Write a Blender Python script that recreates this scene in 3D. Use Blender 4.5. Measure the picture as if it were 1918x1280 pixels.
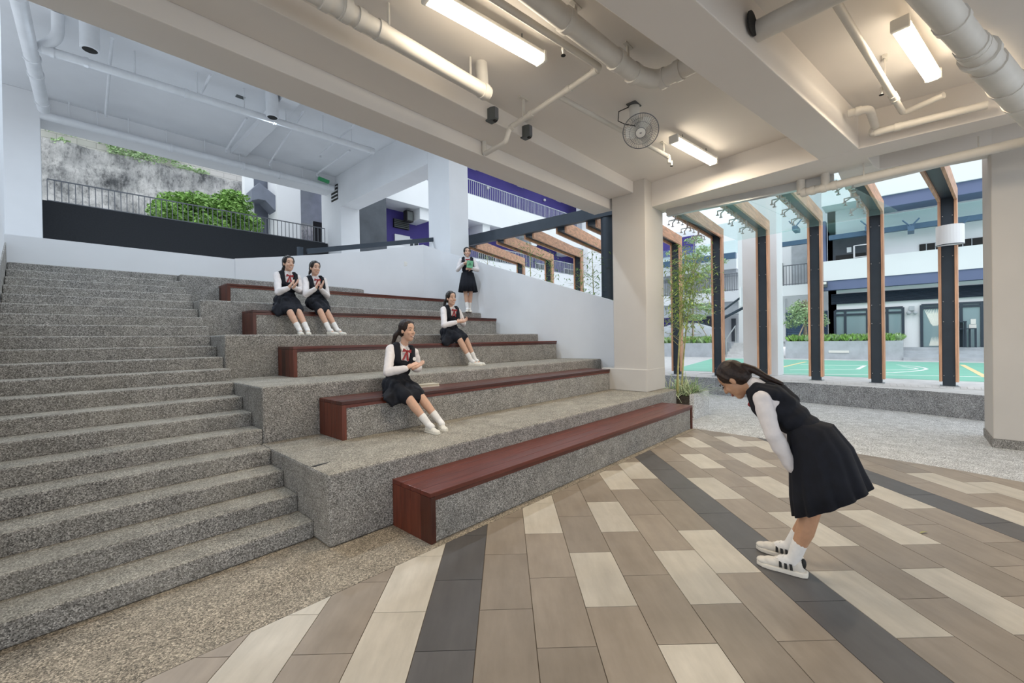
import bpy, bmesh, math, random
from mathutils import Vector, Matrix
random.seed(7)
sc = bpy.context.scene
for o in list(bpy.data.objects): bpy.data.objects.remove(o, do_unlink=True)
COL = sc.collection
# ------------------------------------------------------------------ camera
FPX = 799.2; CAMH = 1.5274; YAW = 0.7464053; PITCH = -0.0054946; ROLL = -0.0158551
_fw = Vector((math.cos(YAW), math.sin(YAW), 0)); _r = Vector((math.sin(YAW), -math.cos(YAW), 0)); _u = Vector((0, 0, 1))
FW = _fw*math.cos(PITCH) + _u*math.sin(PITCH); _u2 = _u*math.cos(PITCH) - _fw*math.sin(PITCH)
RT = _r*math.cos(ROLL) + _u2*math.sin(ROLL); UP = _u2*math.cos(ROLL) - _r*math.sin(ROLL)
C0 = Vector((0, 0, CAMH))
cd = bpy.data.cameras.new('camera'); cam = bpy.data.objects.new('camera', cd); COL.objects.link(cam)
cd.sensor_width = 36; cd.lens = FPX/1918*36; cd.clip_start = .05; cd.clip_end = 400
cam.matrix_world = Matrix(((RT.x, UP.x, -FW.x, C0.x), (RT.y, UP.y, -FW.y, C0.y), (RT.z, UP.z, -FW.z, C0.z), (0, 0, 0, 1)))
sc.camera = cam
# ------------------------------------------------------------------ light
wd = bpy.data.worlds.new('world'); sc.world = wd; wd.use_nodes = True
bg = wd.node_tree.nodes['Background']; bg.inputs[0].default_value = (.86, .93, 1.0, 1); bg.inputs[1].default_value = 1.65
sl = bpy.data.lights.new('sun', 'SUN'); sl.energy = .8; sl.angle = math.radians(30); sl.color = (1, .98, .95)
sun = bpy.data.objects.new('sun', sl); COL.objects.link(sun); sun.rotation_euler = (math.radians(38), 0, math.radians(-65))
vs = sc.view_settings; vs.view_transform = 'Standard'; vs.look = 'None'; vs.gamma = 1; vs.use_curve_mapping = False; vs.exposure = 0.0
# ------------------------------------------------------------------ pixel -> place
def ray(px, py): return RT*((px-959)/FPX) - UP*((py-640)/FPX) + FW
def atz(px, py, z=0.): d = ray(px, py); return C0 + d*((z-CAMH)/d.z)
def atx(px, py, x): d = ray(px, py); return C0 + d*(x/d.x)
def aty(px, py, y): d = ray(px, py); return C0 + d*(y/d.y)
def atd(px, py, t): return C0 + ray(px, py)*t
def depth(p): return (Vector(p)-C0).dot(FW)
# ------------------------------------------------------------------ mesh helpers
class MB:
    def __init__(s): s.v = []; s.f = []; s.m = []; s.mi = 0
    def add(s, vs, fs):
        n = len(s.v); s.v += [tuple(v) for v in vs]; s.f += [tuple(i+n for i in f) for f in fs]; s.m += [s.mi]*len(fs); return s
    def box(s, x0, x1, y0, y1, z0, z1):
        return s.add([(x0,y0,z0),(x1,y0,z0),(x1,y1,z0),(x0,y1,z0),(x0,y0,z1),(x1,y0,z1),(x1,y1,z1),(x0,y1,z1)],
                     [(3,2,1,0),(4,5,6,7),(0,1,5,4),(1,2,6,5),(2,3,7,6),(3,0,4,7)])
    def hexa(s, b, t):  # bottom quad, top quad (ccw from above)
        return s.add(list(b)+list(t), [(3,2,1,0),(4,5,6,7),(0,1,5,4),(1,2,6,5),(2,3,7,6),(3,0,4,7)])
    def prism(s, poly, z0, z1):  # ccw polygon; z may be list
        n = len(poly); za = z0 if isinstance(z0, (list, tuple)) else [z0]*n; zb = z1 if isinstance(z1, (list, tuple)) else [z1]*n
        v = [(p[0], p[1], za[i]) for i, p in enumerate(poly)] + [(p[0], p[1], zb[i]) for i, p in enumerate(poly)]
        f = [tuple(range(n-1, -1, -1)), tuple(range(n, 2*n))] + [(i, (i+1) % n, n+(i+1) % n, n+i) for i in range(n)]
        return s.add(v, f)
    def bar(s, a, b, w, h, up=(0,0,1), ext=0.):  # box along a->b, w sideways, h along up
        a = Vector(a); b = Vector(b); d = (b-a).normalized(); a = a-d*ext; b = b+d*ext
        u = Vector(up); sd = d.cross(u)
        if sd.length < 1e-5: sd = d.cross(Vector((1,0,0)))
        sd.normalize(); u = sd.cross(d).normalized()
        o = [(-w/2,-h/2),(w/2,-h/2),(w/2,h/2),(-w/2,h/2)]
        v = [a+sd*x+u*y for x, y in o] + [b+sd*x+u*y for x, y in o]
        return s.add(v, [(0,1,2,3),(7,6,5,4),(4,5,1,0),(5,6,2,1),(6,7,3,2),(7,4,0,3)])
    def tube(s, pts, r, n=10, cap=True):
        pts = [Vector(p) for p in pts]; k = len(pts); rr = r if isinstance(r, (list, tuple)) else [r]*k
        t = [(pts[min(i+1,k-1)]-pts[max(i-1,0)]).normalized() for i in range(k)]
        nn = t[0].orthogonal().normalized(); v = []; f = []
        for i in range(k):
            nn = (nn - t[i]*nn.dot(t[i])).normalized(); bb = t[i].cross(nn)
            for j in range(n):
                a = 2*math.pi*j/n; v.append(pts[i] + (nn*math.cos(a)+bb*math.sin(a))*rr[i])
        for i in range(k-1):
            for j in range(n): f.append((i*n+j, i*n+(j+1)%n, (i+1)*n+(j+1)%n, (i+1)*n+j))
        if cap: f += [tuple(range(n-1,-1,-1)), tuple((k-1)*n+j for j in range(n))]
        return s.add(v, f)
    def lathe(s, c, prof, n=20, axis=(0,0,1), sx=1., sy=1.):  # prof [(r,z)]
        ax = Vector(axis).normalized(); e1 = ax.orthogonal().normalized() if abs(ax.z) < .99 else Vector((1,0,0)); e2 = ax.cross(e1)
        c = Vector(c); v = []; f = []
        for r, z in prof:
            for j in range(n):
                a = 2*math.pi*j/n; v.append(c + ax*z + e1*(r*sx*math.cos(a)) + e2*(r*sy*math.sin(a)))
        for i in range(len(prof)-1):
            for j in range(n): f.append((i*n+j, i*n+(j+1)%n, (i+1)*n+(j+1)%n, (i+1)*n+j))
        f += [tuple(range(n-1,-1,-1)), tuple((len(prof)-1)*n+j for j in range(n))]
        return s.add(v, f)
    def ball(s, c, rx, ry=None, rz=None, M=None, nu=14, nv=9):
        ry = rx if ry is None else ry; rz = rx if rz is None else rz; c = Vector(c); v = []; f = []
        for i in range(nv+1):
            th = math.pi*i/nv
            for j in range(nu):
                ph = 2*math.pi*j/nu; p = Vector((rx*math.sin(th)*math.cos(ph), ry*math.sin(th)*math.sin(ph), rz*math.cos(th)))
                v.append(c + (M @ p if M is not None else p))
        for i in range(nv):
            for j in range(nu): f.append((i*nu+j, (i+1)*nu+j, (i+1)*nu+(j+1)%nu, i*nu+(j+1)%nu))
        return s.add(v, f)
    def mesh(s, name, smooth=False):
        me = bpy.data.meshes.new(name); me.from_pydata(s.v, [], s.f); me.validate()
        if smooth: me.polygons.foreach_set('use_smooth', [True]*len(me.polygons))
        if any(s.m) and len(s.m) == len(me.polygons): me.polygons.foreach_set('material_index', s.m)
        me.update(); return me
    def build(s, name, mat, parent=None, smooth=False, bevel=0., world=True):
        o = bpy.data.objects.new(name, s.mesh(name, smooth)); COL.objects.link(o)
        for m in (mat if isinstance(mat, (list, tuple)) else [mat]): o.data.materials.append(m)
        if bevel:
            b = o.modifiers.new('bevel', 'BEVEL'); b.width = bevel; b.segments = 2; b.limit_method = 'ANGLE'
        if smooth == 'auto' or smooth:
            try: o.data.set_sharp_from_angle(angle=math.radians(42))
            except Exception: pass
        if parent is not None: attach(o, parent, world)
        return o
def mw(o):  # world matrix without a depsgraph update
    m = Matrix.LocRotScale(o.location, o.rotation_euler, o.scale) if o.rotation_mode != 'QUATERNION' else Matrix.LocRotScale(o.location, o.rotation_quaternion, o.scale)
    if o.parent: m = mw(o.parent) @ o.matrix_parent_inverse @ m
    return m
def attach(o, parent, world=True):
    o.parent = parent
    if world: o.matrix_parent_inverse = mw(parent).inverted()
def tag(o, label=None, cat=None, group=None, kind=None):
    if label: o['label'] = label
    if cat: o['category'] = cat
    if group: o['group'] = group
    if kind: o['kind'] = kind
    return o
def thing(name, label, cat, loc=(0,0,0), rz=0., group=None):
    o = bpy.data.objects.new(name, None); COL.objects.link(o); o.empty_display_size = .1
    o.location = loc; o.rotation_euler = (0, 0, rz); return tag(o, label, cat, group)
def struct(o, label=None): return tag(o, label, None, None, 'structure')
def dup(o, parent=None, loc=None, rz=None):
    c = o.copy(); COL.objects.link(c)
    if parent is not None: c.parent = parent
    if loc is not None: c.location = loc
    if rz is not None: c.rotation_euler = (0, 0, rz)
    for ch in [x for x in bpy.data.objects if x.parent == o]: dup(ch, c)
    return c
# ------------------------------------------------------------------ materials
def srgb(r, g, b): return tuple(((c/255)/12.92 if c/255 <= .04045 else ((c/255+.055)/1.055)**2.4) for c in (r, g, b))
def newmat(name):
    m = bpy.data.materials.new(name); m.use_nodes = True; nt = m.node_tree; return m, nt, nt.nodes['Principled BSDF'], nt.nodes, nt.links
def coord(N, L, scale=(1,1,1), kind='Object', rnd=0.):
    tc = N.new('ShaderNodeTexCoord'); mp = N.new('ShaderNodeMapping'); mp.inputs['Scale'].default_value = scale
    L.new(tc.outputs[kind], mp.inputs[0])
    if rnd:
        oi = N.new('ShaderNodeObjectInfo'); ml = N.new('ShaderNodeMath'); ml.operation = 'MULTIPLY'; ml.inputs[1].default_value = rnd
        L.new(oi.outputs['Random'], ml.inputs[0]); L.new(ml.outputs[0], mp.inputs['Location'])
    return mp.outputs[0]
def noise(N, L, co, scale, detail=3, rough=.55):
    n = N.new('ShaderNodeTexNoise'); n.inputs['Scale'].default_value = scale; n.inputs['Detail'].default_value = detail; n.inputs['Roughness'].default_value = rough
    L.new(co, n.inputs['Vector']); return n.outputs['Fac']
def ramp(N, L, fac, stops, interp='LINEAR'):
    r = N.new('ShaderNodeValToRGB'); r.color_ramp.interpolation = interp; e = r.color_ramp.elements
    while len(e) < len(stops): e.new(.5)
    for i, (p, c) in enumerate(stops): e[i].position = p; e[i].color = (*c, 1)
    L.new(fac, r.inputs[0]); return r.outputs[0]
def mixc(N, L, fac, a, b, mode='MIX'):
    m = N.new('ShaderNodeMix'); m.data_type = 'RGBA'; m.blend_type = mode
    if isinstance(fac, (int, float)): m.inputs[0].default_value = fac
    else: L.new(fac, m.inputs[0])
    for i, s in ((6, a), (7, b)):
        if isinstance(s, tuple): m.inputs[i].default_value = (*s[:3], 1)
        else: L.new(s, m.inputs[i])
    return m.outputs[2]
def bump(N, L, b, h, strength=.2, dist=.01):
    n = N.new('ShaderNodeBump'); n.inputs['Strength'].default_value = strength; n.inputs['Distance'].default_value = dist
    L.new(h, n.inputs['Height']); L.new(n.outputs[0], b.inputs['Normal'])
def plain(name, c, rough=.6, metal=0., var=.06, scale=4., spec=.4, rnd=0., bmp=0.):
    m, nt, b, N, L = newmat(name); co = coord(N, L, rnd=rnd); f = noise(N, L, co, scale)
    d = tuple(x*(1-var) for x in c); e = tuple(min(1, x*(1+var)) for x in c)
    L.new(ramp(N, L, f, [(.3, d), (.7, e)]), b.inputs['Base Color']); b.inputs['Roughness'].default_value = rough; b.inputs['Metallic'].default_value = metal
    b.inputs['Specular IOR Level'].default_value = spec
    if bmp: bump(N, L, b, noise(N, L, co, 60, 2), bmp, .003)
    return m
def terrazzo(name, tint, scale=170., dust=(.40,.37,.31), dfac=.25):
    m, nt, b, N, L = newmat(name); co = coord(N, L)
    v = N.new('ShaderNodeTexVoronoi'); v.inputs['Scale'].default_value = scale; L.new(co, v.inputs['Vector'])
    sp = N.new('ShaderNodeSeparateColor'); L.new(v.outputs['Color'], sp.inputs[0])
    g = ramp(N, L, sp.outputs[0], [(0, tuple(t*.18 for t in tint)), (.2, tuple(t*.5 for t in tint)), (.5, tuple(t*.92 for t in tint)), (.78, tuple(t*1.3 for t in tint)), (1, tuple(min(1, t*2.2) for t in tint))])
    big = noise(N, L, co, 1.7, 4); stn = ramp(N, L, big, [(.35, (0,0,0)), (.75, (dfac,)*3)])
    mo = noise(N, L, co, 6., 5); mm = ramp(N, L, mo, [(.3, (.80,)*3), (.7, (1.12,)*3)])
    c = mixc(N, L, stn, g, dust); c = mixc(N, L, 1., c, mm, 'MULTIPLY')
    L.new(c, b.inputs['Base Color']); b.inputs['Roughness'].default_value = .72; b.inputs['Specular IOR Level'].default_value = .25
    bump(N, L, b, v.outputs['Distance'], .25, .003); return m
def wood(name, c, dark=.55, rough=.4, along='x', sc_=1., rnd=37.):
    m, nt, b, N, L = newmat(name); s = {'x': (2,26,26), 'y': (26,2,26), 'z': (26,26,2)}[along]
    co = coord(N, L, tuple(q*sc_ for q in s), rnd=rnd); f = noise(N, L, co, 1.2, 5, .6)
    oi = N.new('ShaderNodeObjectInfo')
    base = ramp(N, L, oi.outputs['Random'], [(0, tuple(x*dark for x in c)), (.5, c), (1, tuple(min(1, x*1.25) for x in c))])
    g = ramp(N, L, f, [(.3, (.62,)*3), (.68, (1.18,)*3)]); L.new(mixc(N, L, 1., base, g, 'MULTIPLY'), b.inputs['Base Color'])
    b.inputs['Roughness'].default_value = rough; bump(N, L, b, f, .12, .002); return m
def tilemat(name, c, var=.10):
    m, nt, b, N, L = newmat(name); co = coord(N, L, (9,1.6,9), rnd=53.); f = noise(N, L, co, 1.6, 5, .62)
    co2 = coord(N, L, (1,1,1), rnd=31.); f2 = noise(N, L, co2, 3.2, 4)
    oi = N.new('ShaderNodeObjectInfo')
    base = ramp(N, L, oi.outputs['Random'], [(0, tuple(x*(1-var) for x in c)), (1, tuple(x*(1+var) for x in c))])
    x = mixc(N, L, 1., base, ramp(N, L, f, [(.3, (.88,)*3), (.7, (1.08,)*3)]), 'MULTIPLY')
    x = mixc(N, L, 1., x, ramp(N, L, f2, [(.3, (.9,.89,.87)), (.7, (1.06,)*3)]), 'MULTIPLY')
    L.new(x, b.inputs['Base Color']); b.inputs['Roughness'].default_value = .38; b.inputs['Specular IOR Level'].default_value = .4; return m
def emis(name, c, s):
    m, nt, b, N, L = newmat(name); b.inputs['Base Color'].default_value = (*c, 1); b.inputs['Emission Color'].default_value = (*c, 1); b.inputs['Emission Strength'].default_value = s; return m
def glass(name, c, alpha=.25, rough=.03):
    m, nt, b, N, L = newmat(name); b.inputs['Base Color'].default_value = (*c, 1); b.inputs['Roughness'].default_value = rough
    t = N.new('ShaderNodeBsdfTransparent'); t.inputs[0].default_value = (*[min(1, .75+.3*x) for x in c], 1)
    mx = N.new('ShaderNodeMixShader'); mx.inputs[0].default_value = alpha; L.new(t.outputs[0], mx.inputs[1]); L.new(b.outputs[0], mx.inputs[2])
    L.new(mx.outputs[0], N['Material Output'].inputs[0]); return m
M = {}
M['terr'] = terrazzo('terrazzo_grey', (.275,.265,.252))
M['tread'] = terrazzo('terrazzo_tread', (.29,.268,.228), dfac=.5)  # tan tint puts dust and some warm lamplight into the tread colour
M['terr_floor'] = terrazzo('terrazzo_floor', (.29,.250,.198), 150, dfac=.3)
M['terr_out'] = terrazzo('terrazzo_outdoor', (.58,.585,.59), 150, (.62,.62,.62))
M['terr_ledge'] = terrazzo('terrazzo_ledge', (.30,.31,.33), 150, (.36,.37,.38))
M['column'] = plain('column_paint_shaded', (.55,.52,.485), .75, var=.03, scale=1.2)  # darker copy of the white paint, shade on the columns put into colour
M['wall'] = plain('white_paint', (.71,.725,.75), .75, var=.03, scale=1.2)
M['ceil'] = plain('ceiling_paint', (.76,.72,.68), .8, var=.03, scale=.8)
M['beam'] = plain('beam_paint', (.72,.68,.64), .8, var=.025, scale=1.)
M['black'] = plain('black_wall_paint', (.012,.014,.018), .7, var=.2, scale=30)
M['tile_c'] = tilemat('cream_tile', (.55,.505,.435), .07)
M['tile_g'] = tilemat('taupe_tile', (.300,.252,.205), .13)
M['tile_d'] = tilemat('charcoal_tile', (.105,.100,.100), .12)
M['grout'] = plain('grout', (.17,.14,.11), .9)
M['wood_x'] = wood('merbau_along', (.115,.026,.016), .5, .32, 'x')
M['wood_z'] = wood('merbau_upright', (.125,.030,.016), .35, .4, 'z')
M['timber'] = wood('larch_cladding', (.60,.33,.20), .9, .5, 'x', .7)
M['timber_z'] = wood('larch_upright', (.60,.33,.20), .9, .5, 'z', .7)
M['steel'] = plain('charcoal_steel', (.030,.042,.058), .45, .1, .1, 3)
M['pipe'] = plain('painted_pipe', (.63,.60,.55), .5, var=.05, scale=5)
M['pipe_w'] = plain('white_pipe', (.68,.70,.73), .5, var=.04, scale=5)
M['dark'] = plain('dark_gap', (.02,.02,.02), .8)
M['grey'] = plain('grey_plastic', (.09,.10,.10), .5)
M['chrome'] = plain('stainless', (.55,.56,.57), .3, .9, .05)
M['rail'] = plain('railing_grey', (.16,.17,.19), .5, .3)
M['tube'] = emis('fluorescent_diffuser', (1.0,.88,.70), 11.)
M['white_pl'] = plain('white_plastic', (.75,.74,.70), .4, var=.02)
# ================================================================== floor and tiles
TW = .30; TR = 2.0581920; TCX = 2.5603709; TCY = -9.0413369; TB = .7627537
def t2w(i, j):
    dx = (i-TCX)*TW; dy = (j-TCY)*TW
    return (dx*math.sin(TB)+dy*math.cos(TB), -dx*math.cos(TB)+dy*math.sin(TB))
BND = [(-7,-7), (5.0,-5.0), (6.0,-2.5), (6.65,-.86), (6.79,-.43), (6.95,.48), (7.13,1.55), (7.21,2.555), (-7,2.555)]
def clip(poly, bnd):
    for k in range(len(bnd)):
        a = bnd[k]; b = bnd[(k+1) % len(bnd)]; out = []
        def sd(p): return (b[0]-a[0])*(p[1]-a[1]) - (b[1]-a[1])*(p[0]-a[0])
        for i in range(len(poly)):
            p = poly[i]; q = poly[(i+1) % len(poly)]; sp = sd(p); sq = sd(q)
            if sp >= 0: out.append(p)
            if sp*sq < 0:
                t = sp/(sp-sq); out.append((p[0]+(q[0]-p[0])*t, p[1]+(q[1]-p[1])*t))
        poly = out
        if not poly: break
    return poly
floor = MB().prism(BND, -.12, -.006).build('floor', M['grout'])
struct(floor, 'indoor floor paved with cream, taupe and charcoal plank tiles')
CREAM = {0: None, -2: None, -4: None, 3: (-2,-3), 4: (-.5,), 5: (-2,1), 6: (-3.5,-.5), 7: (-4,-1), 9: (-3,0), 10: (-4.5,-1.5), 11: (-6,-3,0),
         12: (-4.5,-1.5), 13: (-6,-3), 14: (-5.5,-2.5), 16: (-1.5,), 17: (-3,0), 18: (-2.5,), 20: (-3.5,-.5), 22: (-1.5,), 24: (-3,)}
g = .0022; tw = TW-2*g; tl = TR*TW-2*g
tme = MB().box(-tw/2, tw/2, -tl/2, tl/2, -.006, 0).mesh('floor_tile')
TM = {}
for key in ('tile_c', 'tile_g', 'tile_d'):
    me = tme.copy(); me.materials.append(M[key]); TM[key] = me
for c in range(-9, 26):
    for kk in range(-16, 5):
        k = kk if c % 2 else kk+.5
        x, y = t2w(c+.5, -(k+.5)*TR)
        d = Vector((x, y, 0)); cz = (d-C0).dot(FW)
        if cz < .9: continue
        px = 959+FPX*(d-C0).dot(RT)/cz; py = 640-FPX*(d-C0).dot(UP)/cz
        if not (-260 < px < 2240 and py < 1480): continue
        if c % 7 == 1: key = 'tile_d'
        elif c in CREAM and (CREAM[c] is None or k in CREAM[c]): key = 'tile_c'
        else: key = 'tile_g'
        cs, sn = math.cos(TB-math.pi/2), math.sin(TB-math.pi/2)
        loc = [(-tw/2,-tl/2), (tw/2,-tl/2), (tw/2,tl/2), (-tw/2,tl/2)]
        wq = [(x+a*cs-b*sn, y+a*sn+b*cs) for a, b in loc]
        cq = clip(wq, BND)
        if len(cq) < 3: continue
        full = len(cq) == 4 and all(math.dist(p, q) < 1e-4 for p, q in zip(cq, wq))
        if full: o = bpy.data.objects.new('floor_tile', TM[key])
        else:
            lq = [((p[0]-x)*cs+(p[1]-y)*sn, -(p[0]-x)*sn+(p[1]-y)*cs) for p in cq]
            me = MB().prism(lq, -.006, 0).mesh('floor_tile'); me.materials.append(M[key]); o = bpy.data.objects.new('floor_tile', me)
        COL.objects.link(o); o.location = (x, y, 0); o.rotation_euler = (0, 0, TB-math.pi/2); o.parent = floor
# terrazzo apron in front of the steps, and the outdoor terrazzo
t = MB().prism([(-7,2.56), (7.21,2.56), (7.21,3.3), (1.4,3.3), (1.4,3.6), (-7,3.6)], -.12, -.001)
struct(t.build('floor_apron', M['terr_floor']), 'brown pebble terrazzo strip between steps and tiles')
t = MB().prism([(7.212,2.56), (7.131,1.55), (6.951,.48), (6.791,-.43), (6.651,-.86), (6.001,-2.5), (5.001,-5.0), (5,-9), (20,-9), (20,16), (8,16), (8,3.3), (7.212,3.3)], -.12, -.002)
struct(t.build('floor_outdoor', M['terr_out']), 'pale grey terrazzo walkway outside the tiled floor')
# ================================================================== stairs
RH = .1365; TT = .309; XL = -.40
YT = [3.14, 4.64, 6.14, 7.64, 9.12]; XT = [1.375, 1.40, 1.45, 1.50, 1.52]
stair = MB().box(XL, 1.3, 3.7, 9.3, -.1, .02).build('staircase', M['terr']); struct(stair, 'wide terrazzo staircase of twenty steps beside the seating tiers')
def ystep(k): return 3.41 + TT*(k-1)
for k in range(1, 21):
    y0 = ystep(k); y1 = ystep(k+1) if k < 20 else 9.34
    sk = lambda k: -.07*max(0, 1-k/11)
    j = (k-1)//4; xr = XT[j]
    if k % 4 == 1 and y0 > YT[j]+.02 and j > 0: xr = XT[j]
    z0 = max(0, (k-1)*RH-.02) if k > 1 else 0
    m = MB(); b = [(XL, y0+sk(k)), (xr, y0), (xr, y1), (XL, y1+sk(k+1))]
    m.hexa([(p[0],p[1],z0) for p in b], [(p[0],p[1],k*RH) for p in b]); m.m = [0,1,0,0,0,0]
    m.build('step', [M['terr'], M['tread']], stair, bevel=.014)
def catmull(P, n=5):
    out = []
    for i in range(len(P)-1):
        p0 = P[max(i-1,0)]; p1 = P[i]; p2 = P[i+1]; p3 = P[min(i+2,len(P)-1)]
        for k in range(n):
            t = k/n; out.append(tuple(.5*((2*b)+(-a+c)*t+(2*a-5*b+4*c-d)*t*t+(-a+3*b-3*c+d)*t**3) for a, b, c, d in zip(p0, p1, p2, p3)))
    out.append(P[-1]); return out
WC = catmull([(7.78,4.05,2.16), (7.75,4.45,2.30), (7.68,5.2,2.555), (7.52,6.15,2.89), (7.32,7.15,3.24), (7.08,7.9,3.52), (6.80,8.65,3.80), (6.45,8.98,3.96)])
WC += [(6.0,9.05,3.86), (5.0,9.16,3.62), (4.0,9.24,3.42), (3.0,9.29,3.24), (2.39,9.31,3.135)]
def wallx(y):
    best = 9
    for p, q in zip(WC[:-1], WC[1:]):
        if min(p[1],q[1]) <= y <= max(p[1],q[1]) and p[0] > 6: best = min(best, p[0]+(q[0]-p[0])*((y-p[1])/((q[1]-p[1]) or 1)))
    return best
TIERLAB = ['lowest terrazzo seating tier behind the front bench', 'second terrazzo seating tier from the floor', 'middle terrazzo seating tier, third from the floor',
           'fourth terrazzo seating tier where the standing girl rests', 'narrow top terrazzo tier under the white back wall']
XR = [None, 7.85, 7.62, 7.30, 6.75]
for j in range(5):
    z = 4*(j+1)*RH; m = MB()
    y0, y1 = YT[j], (YT[j+1] if j < 4 else 9.30)
    if j == 0: poly = [(XT[0],y0), (7.87,y0), (7.95,3.42), (7.95,3.38), (7.95,4.0), (7.74,4.05), (wallx(y1)-.01,y1), (XT[0],y1)]; poly.pop(3)
    elif j == 4: poly = [(XT[4],y0), (4.9,y0), (4.0,9.235), (3.0,9.285), (2.39,9.305), (XT[4],9.31)]
    else:
        ys = [y0+(y1-y0)*k/4 for k in range(5)]; ys = [min(y, 8.97) for y in ys] if j == 3 else ys
        poly = [(XT[j],y0)] + [(wallx(y)-.006, y) for y in ys] + ([(5.3,9.10)] if j == 3 else []) + [(XT[j],y1)]
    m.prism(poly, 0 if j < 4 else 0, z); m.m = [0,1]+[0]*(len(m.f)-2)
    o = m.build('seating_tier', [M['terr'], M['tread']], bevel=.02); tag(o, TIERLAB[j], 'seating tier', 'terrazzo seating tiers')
# crack chip on the lowest tier edge
p = atz(592, 874, 4*RH)
o = MB().add([(p.x-.03,p.y+.03,.5475), (p.x-.012,p.y-.012,.5475), (p.x+.09,p.y+.012,.5475), (p.x+.13,p.y+.035,.5475), (p.x+.03,p.y+.035,.5475)], [(0,1,2,3,4)]).build('dirt_patch', M['dark'])
tag(o, 'dark worn chip on the corner edge of the lowest tier', 'dirt patch')
# ================================================================== benches
def bench(j, x0, x1, label, right_end=False):
    zb = 4*j*RH; yb = YT[j]-.002; yf = yb-.525; zt = zb+.385
    t = thing('timber_bench', label, 'bench', (x0, yf, zb), 0, 'timber-topped terrazzo benches')
    if not right_end: x1 = min(x1, wallx(yf)-.01, wallx(yb-.02)-.01) if j > 1 else x1
    xe = x1-.06 if right_end else x1
    MB().box(x0+.05, xe, yf+.018, yb, zb, zt-.045).build('bench_base', M['terr'], t, bevel=.006)
    n = 4; w = (yb-yf)/n
    for i in range(n):
        MB().box(x0, x1, yf+i*w+.0015, yf+(i+1)*w-.0015, zt-.034, zt).build('plank', M['wood_x'], t, bevel=.003)
        MB().box(x0, x0+.048, yf+i*w+.0015, yf+(i+1)*w-.0015, zb, zt-.036).build('end_plank', M['wood_z'], t, bevel=.003)
        if right_end: MB().box(x1-.048, x1, yf+i*w+.0015, yf+(i+1)*w-.0015, zb, zt-.036).build('end_plank', M['wood_z'], t, bevel=.003)
    MB().box(x0+.05, xe, yf+.010, yf+.05, zt-.068, zt-.036).build('edge_batten', M['wood_x'], t)
    return t
bench(0, 1.905, 7.21, 'long dark red timber-topped bench at floor level, nearest the tiles', True)
bench(1, 1.95, 7.16, 'timber-topped bench on the lowest tier with a seated clapping girl')
bench(2, 2.05, 7.75, 'timber-topped bench on the second tier with one girl near its right end')
bench(3, 2.04, 7.75, 'timber-topped bench on the third tier with two seated girls')
bench(4, 2.08, 7.75, 'uppermost timber-topped bench below the white back wall')
# ================================================================== white walls
m = MB(); n = len(WC); th = .20
nor = []
for i in range(n):
    a = Vector(WC[max(i-1,0)][:2]); b = Vector(WC[min(i+1,n-1)][:2]); d = (b-a).normalized(); nor.append(Vector((d.y, -d.x)))
V = []
for i in range(n):
    x, y, z = WC[i]; o = nor[i]*th
    V += [(x,y,0), (x,y,z), (x+o.x,y+o.y,z), (x+o.x,y+o.y,0)]
F = []
for i in range(n-1):
    a = 4*i; b = 4*(i+1); F += [(b,b+1,a+1,a), (b+1,b+2,a+2,a+1), (b+2,b+3,a+3,a+2)]
F += [(0,1,2,3), (4*n-1,4*n-2,4*n-3,4*n-4)]
cuts = [0, 5, 10, 15, 20, 25, 30, 35, n-1]
for c0_, c1_ in zip(cuts[:-1], cuts[1:]):
    mm = MB(); mm.add(V[4*c0_:4*c1_+4], [f for i in range(c1_-c0_) for f in ((4*i+4,4*i+5,4*i+1,4*i), (4*i+5,4*i+6,4*i+2,4*i+1), (4*i+6,4*i+7,4*i+3,4*i+2))] + [(0,1,2,3), tuple(4*(c1_-c0_)+k for k in (3,2,1,0))])
    struct(mm.build('wall_right', M['wall'], smooth=True), 'curved white parapet wall beside the seating tiers')
struct(MB().box(-.42, 2.40, 9.32, 9.5, 0, 3.125).build('wall_back', M['wall']), 'low white wall above the top step')
sp = aty(759.5, 495, 9.08)
o = thing('wall_switch', 'small white switch plate on the white wall behind the top bench', 'switch', (sp.x, 9.08, sp.z))
MB().box(sp.x-.055, sp.x+.055, 9.05, 9.13, sp.z-.06, sp.z+.06).build('plate', M['white_pl'], o, bevel=.006)
MB().box(sp.x-.03, sp.x+.03, 9.044, 9.06, sp.z-.035, sp.z+.035).build('rocker', M['white_pl'], o, bevel=.004)
struct(MB().box(-.62, -.42, 3.0, 9.5, 0, 7.6).build('wall_left', M['wall']), 'tall white wall at the left of the staircase')
# terrazzo skirting running up the left wall
MB().hexa([(-.42,3.0,0),(-.405,3.0,0),(-.405,9.3,0),(-.42,9.3,0)], [(-.42,3.0,.35),(-.405,3.0,.35),(-.405,9.3,3.0),(-.42,9.3,3.0)]).build('baseboard_left', M['terr'])
struct(bpy.data.objects['baseboard_left'], 'terrazzo skirting climbing the left stair wall')
# dark handrail along the back wall
a = aty(575, 471, 9.75); b = aty(832, 447, 9.55)
hr = thing('handrail', 'flat charcoal handrail on a short post behind the white back wall', 'handrail', (a.x, a.y, 3.1))
MB().bar(a, b, .05, .11).build('rail', M['steel'], hr)
q = aty(562, 472, 9.75); MB().tube([(q.x,q.y,2.9), (q.x,q.y,q.z+.10)], .065, 14).build('post', M['steel'], hr, smooth=True)
# landing and black wall
struct(MB().box(-6, 6.9, 9.5, 17, 2.6, 2.95).build('floor_landing', M['terr_out']), 'upper landing behind the white wall')
bw = MB().box(-.09, 7.15, 16.0, 16.25, 2.95, 5.24).build('wall_far', M['black']); struct(bw, 'matt black wall behind the upper landing')
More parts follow.
